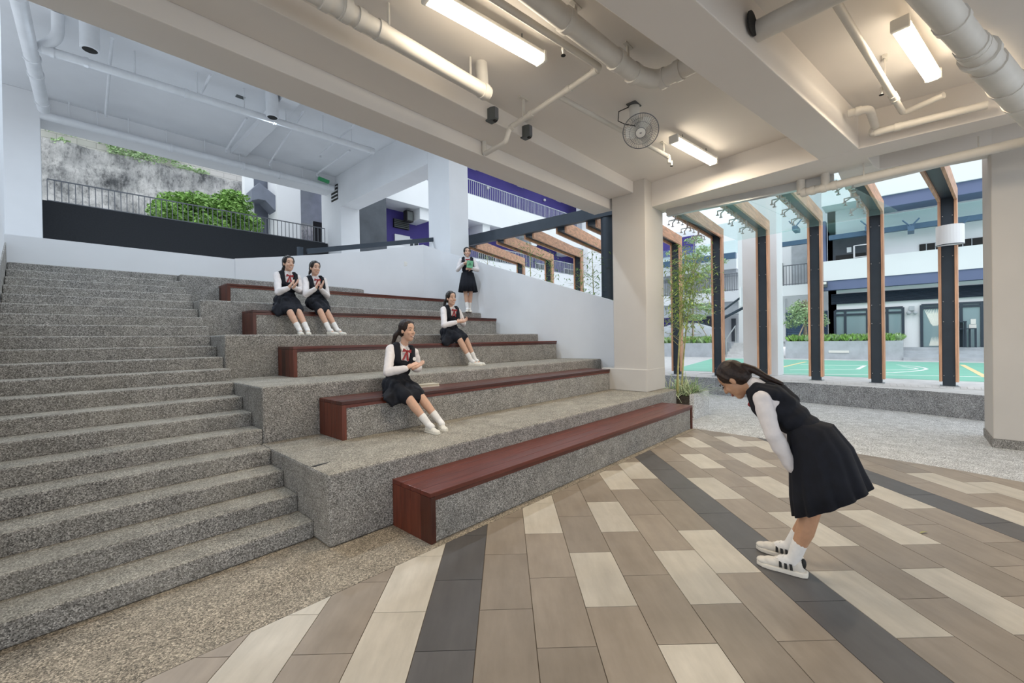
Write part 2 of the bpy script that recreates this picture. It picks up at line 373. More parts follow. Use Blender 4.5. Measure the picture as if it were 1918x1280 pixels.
# ================================================================== columns
def column(label, x0, x1, y0, y1, z0, z1, mat='wall', extra=None):
    o = MB().box(x0, x1, y0, y1, z0, z1).build('column', M[mat], bevel=.012); return tag(o, label, 'column', 'white painted columns')
c1 = thing('column', 'cream column standing on the lowest tier at the end of the benches', 'column', (7.6,3.7,.546), 0, 'white painted columns')
MB().box(7.2, 7.95, 3.39, 4.05, .546, 4.36).build('shaft', M['column'], c1, bevel=.012)
MB().box(7.165, 7.95, 3.385, 4.3, .546, .95).build('plinth', M['column'], c1, bevel=.012)
column('tall white column rising behind the curved wall near the standing girl', 7.2, 7.86, 8.83, 9.75, 0, 7.6)
c3 = thing('column', 'broad white column with a louvred vent at the end of the black wall', 'column', (7.5,15.6,0), 0, 'white painted columns')
MB().box(7.2, 7.92, 15.0, 16.6, 0, 7.6).build('shaft', M['wall'], c3, bevel=.012)
v0 = atx(627, 362, 7.2); ve = thing
vm = MB().box(7.185, 7.2, v0.y-.26, v0.y+.26, v0.z-.28, v0.z+.28).build('vent', M['dark'], c3)
for i in range(4):
    z = v0.z-.2+i*.13; MB().hexa([(7.16,v0.y-.25,z-.02),(7.19,v0.y-.25,z-.02),(7.19,v0.y+.25,z-.02),(7.16,v0.y+.25,z-.02)], [(7.17,v0.y-.25,z+.02),(7.2,v0.y-.25,z+.02),(7.2,v0.y+.25,z+.02),(7.17,v0.y+.25,z+.02)]).build('slat', M['wall'], vm)
column('white wall pier at the far left between staircase and black wall', -3.0, -.09, 15.2, 16.3, 0, 7.6)
cr = thing('column', 'cream column with dark skirting at the right edge', 'column', (8.9,-1.2,0), 0, 'white painted columns')
MB().box(8.43, 9.3, -1.9, -.83, .11, 4.36).build('shaft', M['column'], cr, bevel=.01)
MB().box(8.42, 9.31, -1.91, -.82, 0, .11).build('skirting', M['terr'], cr)
# ================================================================== ceilings and beams
CZ = 4.345
struct(MB().prism([(-7,-7), (7.6,-7), (8.6,-2), (8.4,1), (8.1,3.4), (8.0,4.2), (-7,4.2)], CZ, CZ+.25).build('ceiling', M['ceil']), 'painted concrete ceiling over the tiled floor')
struct(MB().box(-7, 8.0, 4.3, 16.6, 7.6, 7.8).build('ceiling_upper', M['wall']), 'high white ceiling over the staircase')
BZ = 3.9
def beam(name, label, poly, z0, z1=CZ+.05, mat='beam'):
    return tag(MB().prism(poly, z0, z1).build(name, M[mat], bevel=.008), label, 'beam', 'painted ceiling beams')
beam('ceiling_beam', 'long cream ceiling beam running to the central column, upper step', [(-7,3.66), (7.2,3.61), (7.2,4.10), (-7,4.10)], 4.14)
beam('ceiling_beam', 'lower taupe ceiling beam edge above the foot of the staircase', [(-7,4.10), (7.35,4.10), (7.35,4.52), (-7,4.52)], 3.96, 7.65)
beam('ceiling_beam', 'wide ceiling beam running diagonally from top centre to the glass canopy', [(-4,2.67), (7.12,.86), (7.075,.43), (-4,2.235)], BZ)
beam('ceiling_beam', 'cream edge beam above the glass canopy, beside the ceiling fan', [(7.12,.86), (7.9,.70), (8.02,3.33), (8.0,4.0), (7.48,4.0), (7.48,3.39)], BZ)
beam('ceiling_beam', 'ceiling beam crossing below the two parallel pipes at the right', [(7.075,.43), (7.12,-.84), (6.9,-4), (7.35,-4), (7.5,-.86), (7.54,.36), (7.9,.33), (7.9,.72), (7.12,.86)], BZ)
beam('ceiling_beam', 'outermost edge beam over the timber portal posts', [(8.17,.27), (8.32,-.83), (8.1,-5), (8.6,-5), (8.75,-.83), (8.72,-.37), (8.9,.56), (8.95,.72), (7.9,.72), (7.9,.33)], BZ)
beam('ceiling_beam', 'grey-green beam cutting across the top right corner', [(-1.0,1.30), (-1.6,.2), (6.3,-2.2), (6.6,-.97)], BZ-.12)
beam('ceiling_beam', 'high white beam spanning between the tall column and the vented column', [(7.2,9.75), (7.9,9.75), (7.9,15.0), (7.2,15.0)], 6.45, 7.62, 'wall')
beam('ceiling_beam', 'far white beam framing the hillside opening', [(-3,15.4), (7.2,15.4), (7.2,16.2), (-3,16.2)], 7.1, 7.62, 'wall')
# ================================================================== ceiling services
def collars(m, a, b, ts, r, w=.03):
    a = Vector(a); b = Vector(b); d = (b-a).normalized()
    for t in ts:
        c = a+(b-a)*t; m.tube([c-d*w, c+d*w], r, 14)
def pipe_thing(label, runs, mat='pipe', cols=(), rods=(), group='painted ceiling pipes', brackets=()):
    p0 = runs[0][0][0]; t = thing('ceiling_pipe', label, 'pipe', p0, 0, group)
    for pts, r in runs: MB().tube(pts, r, 14).build('pipe', M[mat], t, smooth=True)
    for a, b, ts, r in cols:
        for tt in ts:
            m = MB(); collars(m, a, b, (tt,), r); m.build('collar', M[mat], t, smooth=True)
    for p, zt, r in rods: MB().tube([p, (p[0], p[1], zt)], r, 8).build('hanger_rod', M[mat], t)
    for p, zt in brackets:
        m = MB().box(p[0]-.02, p[0]+.02, p[1]-.005, p[1]+.005, p[2], zt); m.box(p[0]-.07, p[0]+.07, p[1]-.02, p[1]+.02, zt-.012, zt); m.build('bracket', M[mat], t)
    return t
def bend(pts, r=.08, n=5):  # rounds the corners of a poly line
    P = [Vector(p) for p in pts]; out = [P[0]]
    for i in range(1, len(P)-1):
        a = (P[i-1]-P[i]); b = (P[i+1]-P[i]); ra = min(r, a.length*.45, b.length*.45); a = P[i]+a.normalized()*ra; b = P[i]+b.normalized()*ra
        for k in range(n+1):
            t = k/n; out.append(a.lerp(P[i], t).lerp(P[i].lerp(b, t), t))
    out.append(P[-1]); return out
# left drain pipe with hanger rods
a = Vector((.9,3.15,4.08)); b = Vector((3.12,3.17,4.08))
pipe_thing('thick cream drain pipe on two rods beside the long ceiling beam', [([a,b], .072), ([(3.05,3.17,4.08), (3.02,3.16,4.36)], .062), ([(1.0,3.15,4.12), (1.0,3.15,4.36)], .06)],
           cols=[(a, b, (.30,.36,.44,.97), .082), ((1.3,3.15,4.08), (1.7,3.15,4.08), (.3,.7), .088)], rods=[((1.954,3.15,4.14), 4.345, .012), ((2.88,3.17,4.14), 4.345, .012)])
# big drain pipe passing through the diagonal beam
a = atz(960,-40,4.1); b = atz(1190,140,4.1); c = atz(1232,152,4.1); d = atz(1300,118,4.1); e = d+(d-c).normalized()*2.9
pipe_thing('thickest cream drain pipe elbowing into the diagonal beam', [(bend([a,b,c,e], .16), .085)],
           cols=[(a, b, (.36,.80,.98), .098), (c, d, (.15,.6), .097)], brackets=[((3.82,1.95,4.15), 4.345)])
hp = bpy.data.objects['ceiling_pipe.001']
for q in (atz(1409,44,4.1),): MB().lathe(q, [(.098,-.006), (.098,.006)], 16, (e-c)).build('pipe_gap', M['dark'], hp)
# sprinkler pipe crossing, dropping under the beam
P = [atz(820,-70,4.12), atz(1125,127,4.12), atz(955,240,4.12), Vector((3.84,3.56,4.05)), Vector((3.86,3.62,3.97)), Vector((3.92,4.07,3.97)), Vector((3.92,4.07,4.14))]
pipe_thing('slim cream sprinkler pipe crossing the ceiling and ducking under the beam', [(bend(P, .05), .030)], cols=[(P[1], P[2], (.05,.3,.72,.97), .037)],
           brackets=[((3.80,3.27,4.12), 4.345), ((3.05,2.03,4.12), 4.345)])
q = atz(1052,95,4.08); MB
def sprinkler(px, py, z, label):
    p = atz(px, py, z); t = thing('sprinkler_head', label, 'sprinkler', p, 0, 'sprinkler heads')
    MB().lathe(p, [(.012,.05), (.016,.02), (.010,.0), (.010,-.025)], 10).build('body', M['pipe'], t, smooth=True)
    MB().lathe((p.x,p.y,p.z-.03), [(.02,0), (.022,-.005)], 12).build('deflector', M['dark'], t)
    return t
sprinkler(1055, 97, 4.08, 'sprinkler head hanging beside the long fluorescent lamp')
a = atz(1045,180,4.16); b = atz(1253,294,4.16)
pipe_thing('slim pipe running behind the ceiling fan', [(bend([a, b, b+Vector((0,0,-.09))], .03), .028)], cols=[(a, b, (.98,), .034)], brackets=[((6.09,2.57,4.17), 4.345)])
sprinkler(1258, 307, 4.09, 'sprinkler head at the pipe end near the ceiling fan')
# right bay pipes
a = atz(1545,-30,4.10); b = atz(1692,212,4.10); c = atz(1768,178,4.10); 
pipe_thing('slim pipe with elbow crossing the right ceiling bay', [(bend([a,b,c], .06), .032)], cols=[(a, b, (.8,.84), .041)], brackets=[((5.83,.14,4.10), 4.345)])
sprinkler(1651, 172, 4.07, 'sprinkler head below the right bay pipe')
P = [atz(1588,213,4.12), atz(1628,203,4.12), atz(1640,238,4.05), atz(1632,250,3.99), atz(1850,196,3.99)]
pipe_thing('white waste pipe with a curved trap along the right cross beam', [(bend(P, .07), .042)], cols=[(P[0], P[1], (.5,), .05), (P[3], P[4], (.06,.25), .05)])
# large vertical-run pipe in the top right corner
a = atz(1700,-60,3.62); b = atz(1822,88,3.62); c = atz(1850,118,3.62); d = atz(1990,275,3.62)
pipe_thing('very large cream pipe crossing the top right corner', [([a,b], .088), ([b,c], .10), ([c,d], .112)], cols=[(a, b, (.62,.98), .097), (b, d, (.05,.28,.42), .120)])
# facade drain under the edge beam
z = 3.70; a = atz(1500,362,z); b = atz(1925,264,z)
pipe_thing('long beige drain pipe under the facade beam with two stubs', [([a, b], .058), ([a+Vector((0,0,-.01)), a+Vector((0,0,.20))], .055), ([atz(1546,351,z), atz(1546,351,z)+Vector((0,0,.20))], .055)],
           cols=[(a, b, (.02,.07,.13,.19), .068)], rods=[(tuple(atz(1618,333,z)), 3.9, .008), (tuple(atz(1833,286,z)), 3.9, .008)])
# ------------------------------------------------------------------ fluorescent lamps
def lamp(label, pa, pb, energy):
    a = Vector(pa); b = Vector(pb); c = (a+b)/2; d = (b-a); L_ = d.length; rz = math.atan2(d.y, d.x)
    t = thing('fluorescent_lamp', label, 'lamp', c, rz, 'fluorescent ceiling lamps')
    MB().box(-L_/2, L_/2, -.055, .055, .03, .075).build('housing', M['white_pl'], t, bevel=.01, world=False)
    h = L_/2; prof = [(-.062,.03), (-.060,-.01), (-.04,-.035), (.04,-.035), (.060,-.01), (.062,.03)]
    m = MB(); v = [(-h+.02, y, z) for y, z in prof] + [(h-.02, y, z) for y, z in prof]
    f = [(i, i+1, i+7, i+6) for i in range(5)] + [(0,6,11,5)] + [(5,4,3,2,1,0), (6,7,8,9,10,11)]
    m.add(v, f).build('diffuser', M['tube'], t, world=False)
    for s in (-1, 1):
        MB().box(s*h-.02, s*h+.02, -.066, .066, -.03, .078).build('end_cap', M['white_pl'], t, bevel=.01, world=False)
        MB().box(s*h*.42-.02, s*h*.42+.02, .04, .085, .05, .14).build('clip', M['grey'], t, world=False)
    MB().tube([(-h*.6,.0,.07), (-h*.6,0,.17)], .006, 6).build('hanger', M['grey'], t, world=False)
    MB().tube([(h*.6,.0,.07), (h*.6,0,.17)], .006, 6).build('hanger', M['grey'], t, world=False)
    ld = bpy.data.lights.new('lamp_light', 'AREA'); ld.shape = 'RECTANGLE'; ld.size = L_*.9; ld.size_y = .1; ld.energy = energy; ld.color = (1.0,.85,.64)
    lo = bpy.data.objects.new('lamp_light', ld); COL.objects.link(lo); lo.parent = t; lo.location = (0,0,-.045)
    return t
LE = 44
lamp('long bright fluorescent lamp nearest the camera at top centre', atz(800,-6,4.19), atz(1014,115,4.19), LE)
lamp('fluorescent lamp beyond the ceiling fan', atz(1262,264,4.19), atz(1336,305,4.19), LE)
lamp('fluorescent lamp in the right ceiling bay by the large pipe', atz(1686,50,4.19), atz(1748,146,4.19), LE)
# added lamps out of view, behind and beside the viewpoint, to brighten the hall
lamp('added fill lamp out of view at the left, near the staircase foot', (-1.9,2.8,4.19), (-.7,2.7,4.19), LE)
lamp('added fill lamp behind the viewpoint, out of view', (.3,-.4,4.19), (1.5,-.55,4.19), LE)
# ------------------------------------------------------------------ ceiling fan
def fan():
    base = Vector((4.86,2.41,CZ)); hc = atd(1200,246,5.08); ax = Vector((-.62,-.30,-.72)).normalized()
    t = thing('ceiling_fan', 'small caged white orbit fan hanging from the ceiling', 'fan', base)
    e1 = ax.cross(Vector((0,0,1))).normalized(); e2 = ax.cross(e1)
    MB().lathe((base.x,base.y,base.z-.16), [(.045,-.02), (.055,.05), (.065,.13), (.06,.16)], 18).build('mount', M['white_pl'], t, smooth=True)
    q = atz(1187,196,CZ); o = MB().box(q.x-.08, q.x+.08, q.y-.06, q.y+.06, CZ-.012, CZ-.001).build('ceiling_plate', M['grey'], t)
    mc = hc-ax*.13; MB().tube([base+Vector((0,0,-.13)), mc], [.04,.05], 14).build('neck', M['white_pl'], t, smooth=True)
    MB().lathe(mc, [(.02,-.05), (.06,-.035), (.068,.03), (.05,.07)], 18, ax).build('motor', M['white_pl'], t, smooth=True)
    R = .205
    for k in range(3):
        m = MB(); v = []; f = []; n1, n2 = 6, 5
        for i in range(n1+1):
            rr = .04+(R*.84-.04)*i/n1
            for j in range(n2+1):
                an = 2*math.pi*k/3 + (j/n2-.5)*(1.25*math.sin(min(1, .25+i/n1*.95)*math.pi*.86)+.12); tw_ = (j/n2-.5)*.06
                v.append(hc + (e1*math.cos(an)+e2*math.sin(an))*rr + ax*tw_)
        for i in range(n1):
            for j in range(n2): a = i*(n2+1)+j; f.append((a, a+1, a+n2+2, a+n2+1))
        m.add(v, f).build('blade', M['white_pl'], t, smooth=True)
    MB().lathe(hc+ax*.03, [(.045,-.05), (.06,0), (.062,.012), (.05,.02)], 20, ax).build('hub_cap', M['white_pl'], t, smooth=True)
    MB().bar(hc+ax*.052-e1*.012, hc+ax*.052+e1*.012, .008, .003, ax).build('badge', M['steel'], t)
    m = MB()
    for k in range(44):
        an = 2*math.pi*k/44; dd = e1*math.cos(an)+e2*math.sin(an)
        m.tube([hc+ax*.045+dd*.05, hc+ax*.055+dd*.11, hc+ax*.045+dd*.17, hc+dd*R, hc-ax*.05+dd*.185, hc-ax*.085+dd*.12, hc-ax*.09+dd*.06], .0015, 3)
    for rr, off, th in ((R,0,.005), (.13,.054,.002), (.06,.047,.003), (.12,-.085,.002)):
        m.tube([hc+ax*off+(e1*math.cos(2*math.pi*i/36)+e2*math.sin(2*math.pi*i/36))*rr for i in range(37)], th, 5, False)
    m.build('cage', M['rail'], t, smooth=True)
    s = base+Vector((-.05,.05,-.02)); MB().tube([s, s+Vector((-.13,.06,-.08)), s+Vector((-.15,.06,-.2)), s+Vector((-.06,.02,-.22)), mc], .006, 6).build('cord', M['dark'], t, smooth=True)
fan()
# ------------------------------------------------------------------ speakers and box on the beam face
for (px, py), lab in (((918,218), 'grey wedge loudspeaker on the beam, left of the bent pipe'), ((982,250), 'grey wedge loudspeaker on the beam, right of the bent pipe')):
    p = aty(px, py, 3.63); t = thing('loudspeaker', lab, 'loudspeaker', p, 0, 'grey loudspeakers on the beam')
    m = MB(); w, d, h = .055, .11, .075
    m.prism([(p.x-w*.6,p.y-d), (p.x+w*.6,p.y-d), (p.x+w,p.y-d*.5), (p.x+w,p.y+.03), (p.x-w,p.y+.03), (p.x-w,p.y-d*.5)], p.z-h, p.z+h); m.build('cabinet', M['grey'], t, bevel=.012)
    MB().prism([(p.x-w*.5,p.y-d-.004), (p.x+w*.5,p.y-d-.004), (p.x+w*.5,p.y-d), (p.x-w*.5,p.y-d)], p.z-h*.8, p.z+h*.8).build('grille', M['rail'], t)
    MB().box(p.x-.02, p.x+.02, p.y-d*.9, p.y-d*.6, p.z-h-.015, p.z-h).build('bracket', M['dark'], t)
p = aty(901, 212, 3.64); tag(MB().prism([(p.x-.02,3.628), (p.x+.022,3.628), (p.x+.022,3.70), (p.x-.02,3.70)], p.z-.04, p.z+.045).build('cable_hole', plain('rust', (.07,.03,.02), .9, var=.6, scale=40)), 'dark ragged cable hole in the beam face left of the loudspeaker', 'hole')
p = aty(963, 243, 3.635); tag(MB().box(p.x-.045, p.x+.045, 3.612, 3.70, p.z-.04, p.z+.04).build('junction_box', M['ceil'], bevel=.006), 'pale junction box plate between bent pipe and right loudspeaker', 'junction box')
# ------------------------------------------------------------------ upper-left services
z = 7.05
a = atz(78,92,z); b = atz(700,284,z)
pipe_thing('long white pipe crossing the high ceiling over the stairs', [([a,b], .085)], 'pipe_w', cols=[(a, b, (.02,.09,.33,.6,.985), .10)], rods=[(tuple(a.lerp(b, t)), 7.6, .012) for t in (.2,.36,.5,.64,.78,.9)], group='white pipes under the high ceiling')
a = atz(33,-10,z); c = atz(82,205,z)
pipe_thing('thick white pipe running toward the hillside at the far left', [([a,c], .11)], 'pipe_w', cols=[(a, c, (.45,.6,.9), .13)], group='white pipes under the high ceiling')
a = atz(72,92,z+.02); pipe_thing('white branch pipe angling up at the far left', [(bend([a, a+Vector((.25,-.3,.2)), a+Vector((.25,-.5,.55))], .12), .09)], 'pipe_w', group='white pipes under the high ceiling')
a = atz(95,207,z-.1); b = atz(612,342,z-.1); a.y = 15.25; b.y = 15.25; b.x = 7.0
pipe_thing('white pipe hugging the far beam above the hillside', [([(-.1,15.25,7.1), (7.05,15.25,7.1)], .10)], 'pipe_w', cols=[((-.1,15.25,7.1), (7.05,15.25,7.1), (.35,.6,.75,.97), .125)], rods=[((x,15.25,7.1), 7.6, .012) for x in (.4,.9,1.5,2.3,3.2,4.1,5.,6.)], group='white pipes under the high ceiling')
for i, (q1, q2) in enumerate((((210,72),(198,212)), ((395,140),(375,178)), ((462,222),(424,280)), ((568,210),(505,305)), ((655,282),(594,325)), ((690,212),(600,290)), ((780,285),(660,352)))):
    a = atz(*q1, 7.35); b = atz(*q2, 7.35)
    pipe_thing(['thin white sprinkler pipe nearest the left wall', 'short thin sprinkler pipe left of the small ceiling grille', 'thin sprinkler pipe ending near the middle of the far beam', 'paired thin pipe near the second downlight',
                'thin sprinkler pipe ending by the vented column', 'thin pipe meeting the long white pipe at its right end', 'slim pipe along the beam between the tall columns'][i],
               [([a, b, b+Vector((0,0,-.1))], .028)], 'pipe_w', group='white pipes under the high ceiling')
def downl(p, t, e=95):
    ld = bpy.data.lights.new('downlight_light', 'AREA'); ld.shape = 'DISK'; ld.size = .2; ld.energy = e; ld.color = (.76,.88,1.0)
    lo = bpy.data.objects.new('downlight_light', ld); COL.objects.link(lo); lo.parent = t; lo.matrix_parent_inverse = mw(t).inverted(); lo.location = (p[0], p[1], p[2]-.22)
for (px, py), lab in (((168,74), 'white cylinder downlight at the upper left under the high ceiling'), ((510,205), 'white cylinder downlight right of centre under the high ceiling')):
    p = atz(px, py, 7.2); t = thing('downlight', lab, 'downlight', p, 0, 'cylinder downlights')
    MB().lathe(p, [(.13,-.2), (.14,-.19), (.14,.4)], 20).build('housing', M['pipe_w'], t, smooth=True)
    MB().lathe(p, [(.10,-.206), (.11,-.199)], 20).build('lens', M['dark'], t)
    downl(p, t)
for x, y, lab in ((.9,6.2,'added unseen fill downlight above the middle of the staircase, hidden by the beam'), (5.2,6.2,'added unseen fill downlight above the benches, hidden by the beam')):  # two unseen downlights added to brighten the stair bay
    p = Vector((x,y,7.2)); t = thing('downlight', lab, 'downlight', p, 0, 'cylinder downlights'); MB().lathe(p, [(.13,-.2), (.14,-.19), (.14,.4)], 20).build('housing', M['pipe_w'], t, smooth=True); MB().lathe(p, [(.10,-.206), (.11,-.199)], 20).build('lens', M['dark'], t); downl(p, t)
p = atz(450,182,7.59); tag(MB().box(p.x-.09, p.x+.09, p.y-.06, p.y+.06, 7.58, 7.6).build('ceiling_grille', M['grey']), 'small dark grille on the high white ceiling', 'grille')
p = aty(605,340,15.3); tag(MB().bar((p.x-.25,15.1,p.z), (p.x+.12,15.1,p.z-.05), .1, .1).build('exit_sign', plain('green_plastic', (.05,.30,.12), .4)), 'small green box sign at the right end of the far beam', 'sign')
# shallow downstands on the high ceiling
beam('ceiling_beam', 'shallow white downstand across the high ceiling', [(3.9,5), (4.3,5), (4.3,15.4), (3.9,15.4)], 7.45, 7.62, 'wall')
# ================================================================== outside: ledge, court, portal frames, canopy
M['court'] = plain('green_court', (.22,.52,.40), .55, var=.05, scale=2)
M['line_w'] = plain('court_line_white', (.8,.8,.78), .6); M['line_y'] = plain('court_line_yellow', (.85,.66,.36), .6)
M['pale'] = plain('pale_paving', (.55,.55,.55), .8, var=.1, scale=5)
M['outwall'] = plain('outside_white_paint', (.75,.77,.79), .7, var=.02, scale=.6)
M['conc'] = plain('fair_faced_concrete', (.42,.45,.48), .8, var=.12, scale=2.5)
M['purple'] = plain('purple_paint', (.050,.036,.20), .7, var=.08, scale=.7)
M['blue'] = plain('slate_blue_paint', (.125,.155,.27), .6, var=.05, scale=.8)
M['dgrey'] = plain('dark_grey_render', (.075,.085,.10), .8, var=.2, scale=1.4)
M['bluesteel'] = plain('blue_steel', (.07,.13,.21), .5, .1)
M['louvre'] = plain('dark_louvre', (.025,.035,.045), .5)
M['frame'] = plain('window_frame', (.03,.045,.065), .4)
M['pane'] = glass('window_glass', (.30,.42,.45), .72, .06)
M['canopy'] = glass('canopy_glass', (.62,.85,.82), .12, .03)
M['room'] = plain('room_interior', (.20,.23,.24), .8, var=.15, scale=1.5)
M['leaf_y'] = plain('leaf_bamboo', (.42,.55,.18), .5, var=.4, scale=9)
M['leaf'] = plain('leaf_green', (.21,.38,.09), .5, var=.5, scale=9)
M['leaf_l'] = plain('leaf_pale', (.36,.50,.26), .5, var=.4, scale=9)
M['leaf_d'] = plain('leaf_deep', (.07,.22,.05), .5, var=.6, scale=6)
M['bark'] = plain('bark', (.30,.26,.20), .8, var=.3, scale=20)
M['culm'] = plain('bamboo_culm', (.40,.38,.16), .5, var=.3, scale=12)
M['stake'] = plain('stake_wood', (.50,.38,.28), .7)
LZ = .44
face = [(9.4,-9), (10.3,-4), (10.78,-1.05), (11.2,0), (11.48,1.6), (11.72,3.7), (11.8,5.5), (11.9,9), (12.0,14)]
o = MB().prism(face+[(40,14), (40,-9)], -.1, LZ); o.m = [0, 1]+[0]*(len(o.f)-2)
struct(o.build('floor_terrace', [M['terr_ledge'], M['pale']], bevel=.015), 'raised terrazzo ledge and paving around the court')
ct = MB().prism([(13.66,-8), (21.85,-8), (21.85,6.9), (14.2,5.7), (13.66,5.3)], LZ, LZ+.006).build('sports_court', M['court']); tag(ct, 'green sports court with painted lines', 'court')
def cline(pts, w, mat):
    m = MB(); P = [atz(x, y, LZ+.008) for x, y in pts]
    for a, b in zip(P[:-1], P[1:]): m.bar(a, b, w, .004, ext=.01)
    m.build('court_line', M[mat], ct)
cline([(1452,691), (1509,678)], .10, 'line_y'); cline([(1802.7,683.8), (1847,707)], .12, 'line_y')
cline([(1606,692), (1620,685)], .10, 'line_w'); cline([(1480,693), (1606,692)], .07, 'line_w'); cline([(1500,683.5), (1620,685)], .07, 'line_w')
cline([(1640,699), (1672,698.3), (1702,696.4), (1727,694), (1736,691.5), (1730,689), (1715,686.7), (1681,683.8)], .08, 'line_w')
cline([(1650,693.5), (1700,692.8), (1718,691.2), (1712,689.4), (1690,687)], .07, 'line_w')
cline([(1310,699), (1452,700.5), (1660,702.5), (1858,706.5)], .07, 'line_w')
# pavers along the terrace edge (nearest row)
for i in range(30):
    a = 1470+i*13.2; b = a+12.4; ya = 708+(a-1440)*.0405
    q = [atz(a, ya+7, LZ), atz(b, ya+7.5, LZ), atz(b-2, ya+2.5, LZ), atz(a-2, ya+2, LZ)]
    MB().prism([(p.x, p.y) for p in q], LZ, LZ+.006).build('paver', M['pale'], bpy.data.objects['floor_terrace'])
# ------------------------------------------------------------------ timber portal frames
FR = [(-.62,-.2), (.48,.65), (1.56,1.6), (2.64,2.5), (3.72,3.4), (4.83,4.35), (5.9,5.2), (7.0,6.04), (8.16,7.05), (9.41,8.05), (10.77,9.17)]
FLAB = ['timber-clad portal frame nearest the right column, carrying a white sign cylinder', 'second timber-clad portal frame from the right column', 'third timber-clad portal frame from the right column', 'fourth timber-clad portal frame, in front of the white court column',
        'fifth timber-clad portal frame, at the left end of the glass canopy', 'sixth timber-clad portal frame, beside the bamboo', 'timber-clad portal frame whose rafter tip shows just left of the round steel post',
        'timber-clad portal frame partly behind the round steel post', 'timber-clad portal frame behind the bamboo tips over the curved wall', 'timber-clad portal frame second nearest the standing girl', 'timber-clad portal frame nearest the standing girl']
for i, (yp, ye) in enumerate(FR):
    up = max(0, yp-6)*.045; XP_ = 12.2; zt = 4.40+up; t = thing('portal_frame', FLAB[i], 'portal frame', (XP_, yp, LZ), 0, 'timber-clad portal frames')
    zb = [4.02+up*.7, 4.14+up]   # rafter underside at facade / post
    d = Vector((8.25-XP_, ye-yp, 0)).normalized(); sd = Vector((-d.y, d.x, 0)); xe = 8.97 if yp < 1 else 8.06 if yp < 4.6 else 8.35
    end = Vector((XP_, yp, 0)) + d*((XP_-xe)/-d.x)
    for s in (-1, 1):
        o = sd*s*.115
        m = MB(); c = Vector((XP_, yp, 0))+o; q = [c-d*.13-sd*.022, c-d*.13+sd*.022, c+d*.11+sd*.022, c+d*.11-sd*.022]
        if s*sd.y*0 == 0:
            pts = [(p.x, p.y) for p in q]
            ar = sum(pts[k][0]*pts[(k+1)%4][1]-pts[(k+1)%4][0]*pts[k][1] for k in range(4))
            if ar < 0: pts = pts[::-1]
        m.prism(pts, LZ+.10, zb[1]); m.build('post_cladding', M['timber_z'], t, bevel=.004)
        m = MB(); A = c-d*.13; B = end+o
        V_ = []
        for P, z0, z1 in ((A, zb[1], zt), (B, zb[0], zb[0]+.27)):
            for k, z in ((-1,z0), (1,z0), (1,z1), (-1,z1)): V_.append((P.x+sd.x*.022*k, P.y+sd.y*.022*k, z))
        m.add(V_, [(0,1,2,3), (7,6,5,4), (4,5,1,0), (5,6,2,1), (6,7,3,2), (7,4,0,3)]).build('rafter_cladding', M['timber'], t, bevel=.004)
    c = Vector((XP_, yp, 0)); m = MB(); q = [c-d*.07-sd*.09, c-d*.07+sd*.09, c+d*.07+sd*.09, c+d*.07-sd*.09]; pts = [(p.x, p.y) for p in q]
    if sum(pts[k][0]*pts[(k+1)%4][1]-pts[(k+1)%4][0]*pts[k][1] for k in range(4)) < 0: pts = pts[::-1]
    m.prism(pts, LZ, zb[1]+.1).build('steel_post', M['steel'], t)
    MB().bar(Vector((c.x,c.y,zb[1]+.13)), Vector((end.x,end.y,zb[0]+.13)), .18, .14).build('steel_rafter', M['steel'], t)
    MB().box(XP_-.16, XP_+.16, yp-.13, yp+.13, LZ, LZ+.02).build('base_plate', M['chrome'], t)
    for z in (LZ+.22, LZ+1.3, LZ+1.7, LZ+2.6, LZ+3.4):
        for s in (-1, 1):
            p = c+d*.072+sd*s*.07; MB().ball((p.x,p.y,z), .010, nu=6, nv=4).build('bolt', M['chrome'], t)
p = Vector((12.02, -.64, 3.42))
t = thing('sign_cylinder', 'white half-round sign drum fixed to the rightmost timber post', 'sign', p)
m = MB(); n = 14; V_ = [(p.x-.22*math.sin(math.pi*i/n)-.02, p.y-.20*math.cos(math.pi*i/n), z) for z in (p.z-.19, p.z+.19) for i in range(n+1)]
m.add(V_, [(i, i+1, n+2+i, n+1+i) for i in range(n)]+[tuple(range(n,-1,-1)), tuple(range(n+1,2*n+2)), (0,n+1,2*n+1,n)]).build('drum', M['outwall'], t)
m = MB(); V_ = [(p.x-.225*math.sin(math.pi*i/n)-.02, p.y-.204*math.cos(math.pi*i/n), z) for z in (p.z-.195, p.z-.18) for i in range(n+1)]
m.add(V_, [(i, i+1, n+2+i, n+1+i) for i in range(n)]+[(0,n+1,2*n+1,n)]).build('rim', M['steel'], t)
# steel beam and round post behind the curved wall
t = thing('steel_beam', 'charcoal steel beam sloping over the curved wall to a round post', 'beam', (8.25,7,4.3))
MB().hexa([(8.19,4.60,4.16),(8.33,4.60,4.16),(8.33,9.36,4.24),(8.19,9.36,4.24)], [(8.19,4.60,4.40),(8.33,4.60,4.40),(8.33,9.36,4.53),(8.19,9.36,4.53)]).build('web', M['steel'], t)
o = tag(MB().lathe((8.38,4.80,0), [(.17,0), (.17,4.42)], 24).build('round_post', M['steel'], smooth=True), 'round charcoal steel post beside the central column', 'post')
